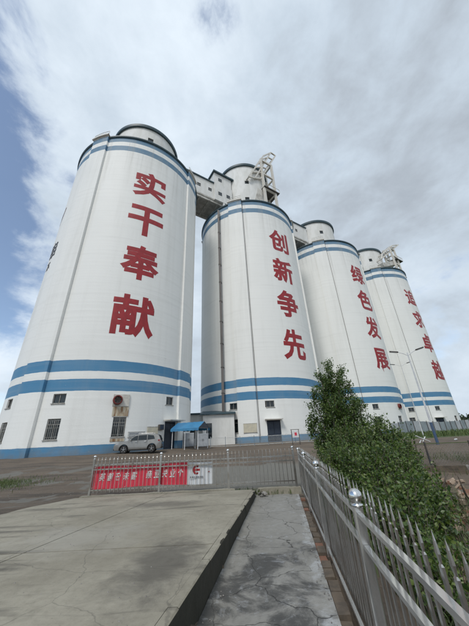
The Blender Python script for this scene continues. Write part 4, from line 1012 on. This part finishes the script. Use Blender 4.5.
bush('leafy_bush', 'dense dark leafy bush pressed against the steel fence', 'bush', (2.55, 6.3, gz(2.55, 6.3)),
     [(0, 0, .55, .62, .8, .62), (.6, .2, .6, .65, .7, .60), (1.2, -.1, .45, .6, .65, .5), (.05, -1.0, .40, .55, .75, .48), (-.1, 1.2, .55, .5, .7, .62)], 1250, 76, .048, [.30, .42, .28])
bush('leafy_bush', 'low leafy bush nearest the camera behind the fence spikes', 'bush', (2.2, 4.2, gz(2.2, 4.2)),
     [(-.1, 0.2, .30, .45, .6, .34), (.3, .8, .34, .5, .5, .34), (-.3, -.8, .20, .32, .6, .22)], 420, 70, .044, [.30, .42, .28])
# reeds, grass tufts
def blades(name, pts, hmin, hmax, w, mat, lean=.5):
    n = len(pts); P = np.array(pts); h = rng.uniform(hmin, hmax, (n, 1)); az = rng.uniform(0, 2*np.pi, n)
    s_ = np.stack([np.cos(az), np.sin(az), np.zeros(n)], 1); d = np.stack([-np.sin(az), np.cos(az), np.zeros(n)], 1)*rng.uniform(.1, lean, (n, 1))
    mid = P+d*h*.35+np.array([0, 0, 1])*h*.6; tip = P+d*h+np.array([0, 0, 1])*h*.92
    v = np.stack([P-s_*w, P+s_*w, mid+s_*w*.8, mid-s_*w*.8, tip], 1).reshape(-1, 3); f = []
    for k in range(n): b_ = k*5; f += [(b_, b_+1, b_+2, b_+3), (b_+3, b_+2, b_+4)]
    me = bpy.data.meshes.new(name); me.from_pydata(v.tolist(), [], f); o = link(name, me, mat); o['kind'] = 'stuff'; return o
pts = []
for _ in range(5200):
    x, y = random.uniform(1.5, 5.2), random.uniform(1.2, 7.5)
    if x < fx(y)+.25 or x > 2.0+.42*y+random.gauss(0, .3): continue
    pts.append((x, y, gz(x, y)-.02))
o = blades('reed_grass', pts, .18, .55, .006, M_DRYG, .9); o['label'] = 'dry green reed grass along the foot of the bushes'
pts = []
for _ in range(3200):
    x, y = random.gauss(-10.9, 1.1), random.gauss(12.9, .7)
    pts.append((x, y, gz(x, y)-.01))
o = blades('grass_patch', pts, .04, .17, .008, M_GRASS); o['label'] = 'patch of green grass on the dirt at the left'
pts = []
for _ in range(500):
    x, y = random.uniform(-.35, 1.5), random.uniform(9.2, 9.7); pts.append((x, y, gz(x, y)-.01 if y > 9.6 else .02))
o = blades('weeds', pts, .06, .2, .008, M_GRASS); o['label'] = 'small weeds growing under the cross fence'
pts = []
for _ in range(16000):
    x, y = random.uniform(17, 95), random.uniform(34, 66)
    if min(math.hypot(x-c[0], y-c[1]) for c in CEN) < 13.5 or y > 44+.26*(x-18)+6: continue
    pts.append((x, y, gz(x, y)))
o = blades('far_grass', pts, .25, .75, .05, M_GRASS); o['label'] = 'strip of long green grass before the farthest silo'

pts = []
for _ in range(7000):
    x = random.uniform(4.5, 17); y = 13.2-.25*(x-4.6)+random.gauss(.9, 1.1)
    if math.sin(x*2.1)+math.sin(x*.9+y*1.7)+random.gauss(0, .5) < .2: continue
    pts.append((x, y, gz(x, y)-.02))
o = blades('fence_weeds', pts, .08, .42, .007, M_DRYG, .8); o['label'] = 'green-brown weeds growing along the wire fence'
gp = MB()
for k in range(900):
    zone = random.random()
    if zone < .35: y = random.uniform(2, 9.2); x = random.uniform(-5.5, kx(y)-.15); z = slab_z(y)
    elif zone < .65: y = random.uniform(2, 9.2); x = random.choice((kx(y)+abs(random.gauss(0, .07))+.03, fx(y)-.16-abs(random.gauss(0, .05)))); z = .012
    else: y = random.uniform(9.7, 17); x = random.uniform(-10, 3); z = gz(x, y)
    r_ = random.uniform(.004, .013)*(1.8 if zone > .65 else 1); q = [Vector((random.uniform(-1, 1), random.uniform(-1, 1), random.uniform(-.5, .5))).normalized()*r_ for _ in range(4)]
    a_ = random.uniform(0, 6.28); c_ = [(x+r_*math.cos(a_+i_*1.57)*random.uniform(.7, 1.3), y+r_*math.sin(a_+i_*1.57)*random.uniform(.7, 1.3), z-.001) for i_ in range(4)]; gp.add(c_+[(x, y, z+r_*random.uniform(.5, 1))], [(0, 1, 4), (1, 2, 4), (2, 3, 4), (3, 0, 4)])
o = gp.build('grit', M_RUBBLE); o['kind'] = 'stuff'; o['label'] = 'loose grit and pebbles scattered over slab, path and yard'

# ------------------------------------------------------------------ right-hand side: rubble, wire fence, ledge, lamps, sheets
rb = thing('rubble_pile', 'scattered broken red, tan and grey bricks on the ground right of the bushes', 'rubble', (0, 0, 0))
bts = []
for mt_ in (M_BRICKR, M_BRICKP, M_BRICK, M_RUBBLE, M_BRICKP):
    for d in ((.24, .115, .055), (.14, .11, .055), (.22, .10, .09)):
        bm = bmesh.new(); bmesh.ops.create_cube(bm, size=1)
        for v_ in bm.verts: v_.co = Vector((v_.co.x*d[0], v_.co.y*d[1], v_.co.z*d[2]))*random.uniform(.86, 1.08)
        me = bpy.data.meshes.new('brick'); bm.to_mesh(me); bm.free(); me.materials.append(mt_); bts.append(me)
cnt = 0
while cnt < 290:
    y = random.uniform(3.0, 10.8); x = y*random.uniform(.565, .86)
    if x < 2.0 or random.random() > 1-.06*abs(y-6.5): continue
    link('brick', random.choice(bts), None, rb, loc=(x, y, gz(x, y)+random.uniform(-.01, .09)), rot=(random.gauss(0, .35), random.gauss(0, .35), random.uniform(0, 6.28))); cnt += 1
# ledge and wire fence
A, B_ = Vector((4.6, 13.22, 0)), Vector((17.0, 10.1, 0))
lg = thing('low_wall', 'low brown brick ledge below the wire fence at the right', 'wall', (0, 0, 0))
dirv = (B_-A).normalized(); nrm = Vector((dirv.y, -dirv.x, 0))
s_ = 0.0; k = 0
while s_ < (B_-A).length-1.4:
    for c_ in range(2):
        p = A+dirv*(s_+.72)+nrm*(.25-.12*c_); MB().box((0, 0, 0), (1.42, .22, .15)).build('ledge_block', (M_BRICK, M_RUBBLE)[(k+c_) % 2 == 0 and c_ == 1], lg).location = (p.x, p.y, -.04+.155*c_)
        lg.children[-1].rotation_euler.z = math.atan2(dirv.y, dirv.x)
    s_ += 1.43; k += 1
wf = thing('wire_fence', 'low rusty wire mesh fence with thin posts at the right beyond the bricks', 'fence', (0, 0, 0))
LN = (B_-A).length; zb, zt_ = .10, .98
def wp(s_, z): p = A+dirv*s_; return Vector((p.x, p.y, z))
for k in range(9): MB().beam(wp(LN*k/8, -.1), wp(LN*k/8, zt_+.06), .055).build('post', M_DARKST, wf)
for zz in (zb+.02, zt_): MB().beam(wp(0, zz), wp(LN, zz), .03).build('rail', M_DRYG if zz > .5 else M_WIRE, wf)
mb = MB(); hgt = zt_-zb; s_ = -hgt
while s_ < LN:
    for sg in (1, -1):
        a0, a1 = (s_, s_+hgt) if sg > 0 else (s_+hgt, s_); z0, z1 = zb, zt_
        lo_, hi_ = 0.0, 1.0
        for q0, q1 in ((a0, a1),):
            d = q1-q0
            for bd in (0, LN):
                t_ = (bd-q0)/d
                if bd == 0: lo_, hi_ = (max(lo_, t_), hi_) if d > 0 else (lo_, min(hi_, t_))
                else: lo_, hi_ = (lo_, min(hi_, t_)) if d > 0 else (max(lo_, t_), hi_)
        if hi_ > lo_: mb.beam(wp(a0+(a1-a0)*lo_, z0+(z1-z0)*lo_), wp(a0+(a1-a0)*hi_, z0+(z1-z0)*hi_), .006)
    s_ += .11
o = mb.build('wire_mesh', M_WIRE, wf); o['kind'] = 'stuff'
# street lamps
def lamp(label, x, y, h, arm, az, blue, th=1.0):
    z0 = gz(x, y); T = thing('street_lamp', label, 'street lamp', (x, y, z0), az, 'twin-arm street lamps')
    MB().tube([(0, 0, -.1), (0, 0, h*.22)], .095*th, 12).build('lower_post', M_POLEB if blue else M_POLEW, T, smooth='auto')
    MB().tube([(0, 0, h*.22), (0, 0, h)], [.07*th, .04*th], 12).build('upper_post', M_POLEW, T, smooth='auto')
    MB().tube([(0, 0, h*.22-.03), (0, 0, h*.22+.03)], .105, 12).build('collar', M_POLEW, T)
    for sg in (-1, 1):
        pts = [(0, 0, h-.25), (sg*arm*.4, 0, h-.02), (sg*arm*.9, 0, h+.14)]; MB().tube(pts, .025, 8).build('arm', M_POLEW, T, smooth='auto')
        mb = MB(); mt_ = Matrix.Translation((sg*arm*1.05, 0, h+.17)) @ Matrix.Rotation(-sg*.22, 4, 'Y'); mb.box((sg*.12, 0, 0), (.62, .2, .09), mt_); hd = mb.build('lamp_head', M_DARKST, T, bevel=.025)
        MB().box((sg*.14, 0, -.05), (.42, .15, .02), mt_).build('lens', M_LAMPC, hd)
lamp('white twin-arm street lamp with a blue base before the farthest silo', 13.6, 20.5, 6.55, .75, D2R(-20), True)
lamp('thinner white street lamp standing farther off in front of the third silo', 24.1, 38.6, 9.6, .9, D2R(-25), False, .75)
# corrugated sheet hoarding in front of the farthest silo
hoard = thing('sheet_fence', 'blue-grey corrugated sheet fence at the foot of the farthest silo', 'fence', (0, 0, 0))
for k in range(18):
    s0 = 43.5+k*2.6; vs, fs = [], []; hh = 2.1+random.uniform(-.12, .12)
    for q in range(25):
        p = row(s0+2.56*q/24, 13.2+.03*math.sin(q*math.pi/1.5), 0); zz = gz(p.x, p.y); vs += [(p.x, p.y, zz-.05), (p.x, p.y, zz+hh)]
    for q in range(24): fs.append((2*q, 2*q+2, 2*q+3, 2*q+1))
    MB().add(vs, fs).build('sheet', (M_PANEL, M_PANEL, M_CAB)[random.randrange(3)], hoard)
    p = row(s0-.02, 13.25, 0); MB().beam((p.x, p.y, gz(p.x, p.y)-.1), (p.x, p.y, gz(p.x, p.y)+2.2), .08).build('post', M_DARKST, hoard)
# fallen white frame and litter in the dirt
wfm = thing('fallen_frame', 'white broken pipe frame lying tilted in the dirt near the lamp base', 'frame', (14.6, 23.6, gz(14.6, 23.6)), D2R(25))
MB().tube([(-.8, 0, .55), (.8, 0, .05)], .04, 8).build('pipe', M_WHITEP, wfm); MB().tube([(-.1, 0, .1), (.5, .1, .42)], .035, 8).build('pipe', M_WHITEP, wfm); MB().tube([(-.5, .05, .0), (.1, .25, .18)], .035, 8).build('pipe', M_WHITEP, wfm)
for x, y, lab in ((17.6, 24.2, 'crumpled white plastic bag on the dirt at the right edge'), (5.4, 8.9, 'small white scrap of plastic among the bricks by the ledge')):
    o = chunk('plastic_bag', (.16, .12, .09) if x > 10 else (.06, .05, .03), M_WHITEP, None, (x, y, gz(x, y)+.05)); tag(o, lab, 'litter')
# tree line on the far right
T = thing('far_thicket', 'hazy grey-green trees on the skyline at the far right edge', 'trees', (150, 175, .4)); T['kind'] = 'stuff'
P, Dm = [], []
for k in range(60):
    cx = random.uniform(-70, 110); cy = random.uniform(-20, 25); hh = random.uniform(4, 8.5); rr = random.uniform(3, 6)
    for _ in range(130):
        v_ = Vector((random.gauss(0, 1), random.gauss(0, 1), random.gauss(0, 1))).normalized()*random.uniform(.4, 1); P.append([cx+v_.x*rr, cy+v_.y*rr, max(.2, hh*.5+v_.z*hh*.5)]); Dm.append([0, 0, .2])
me = leaves_mesh('foliage', np.array(P), np.array(Dm), 1.5, [M_DISTL], [1.0], .6); link('foliage', me, None, T)
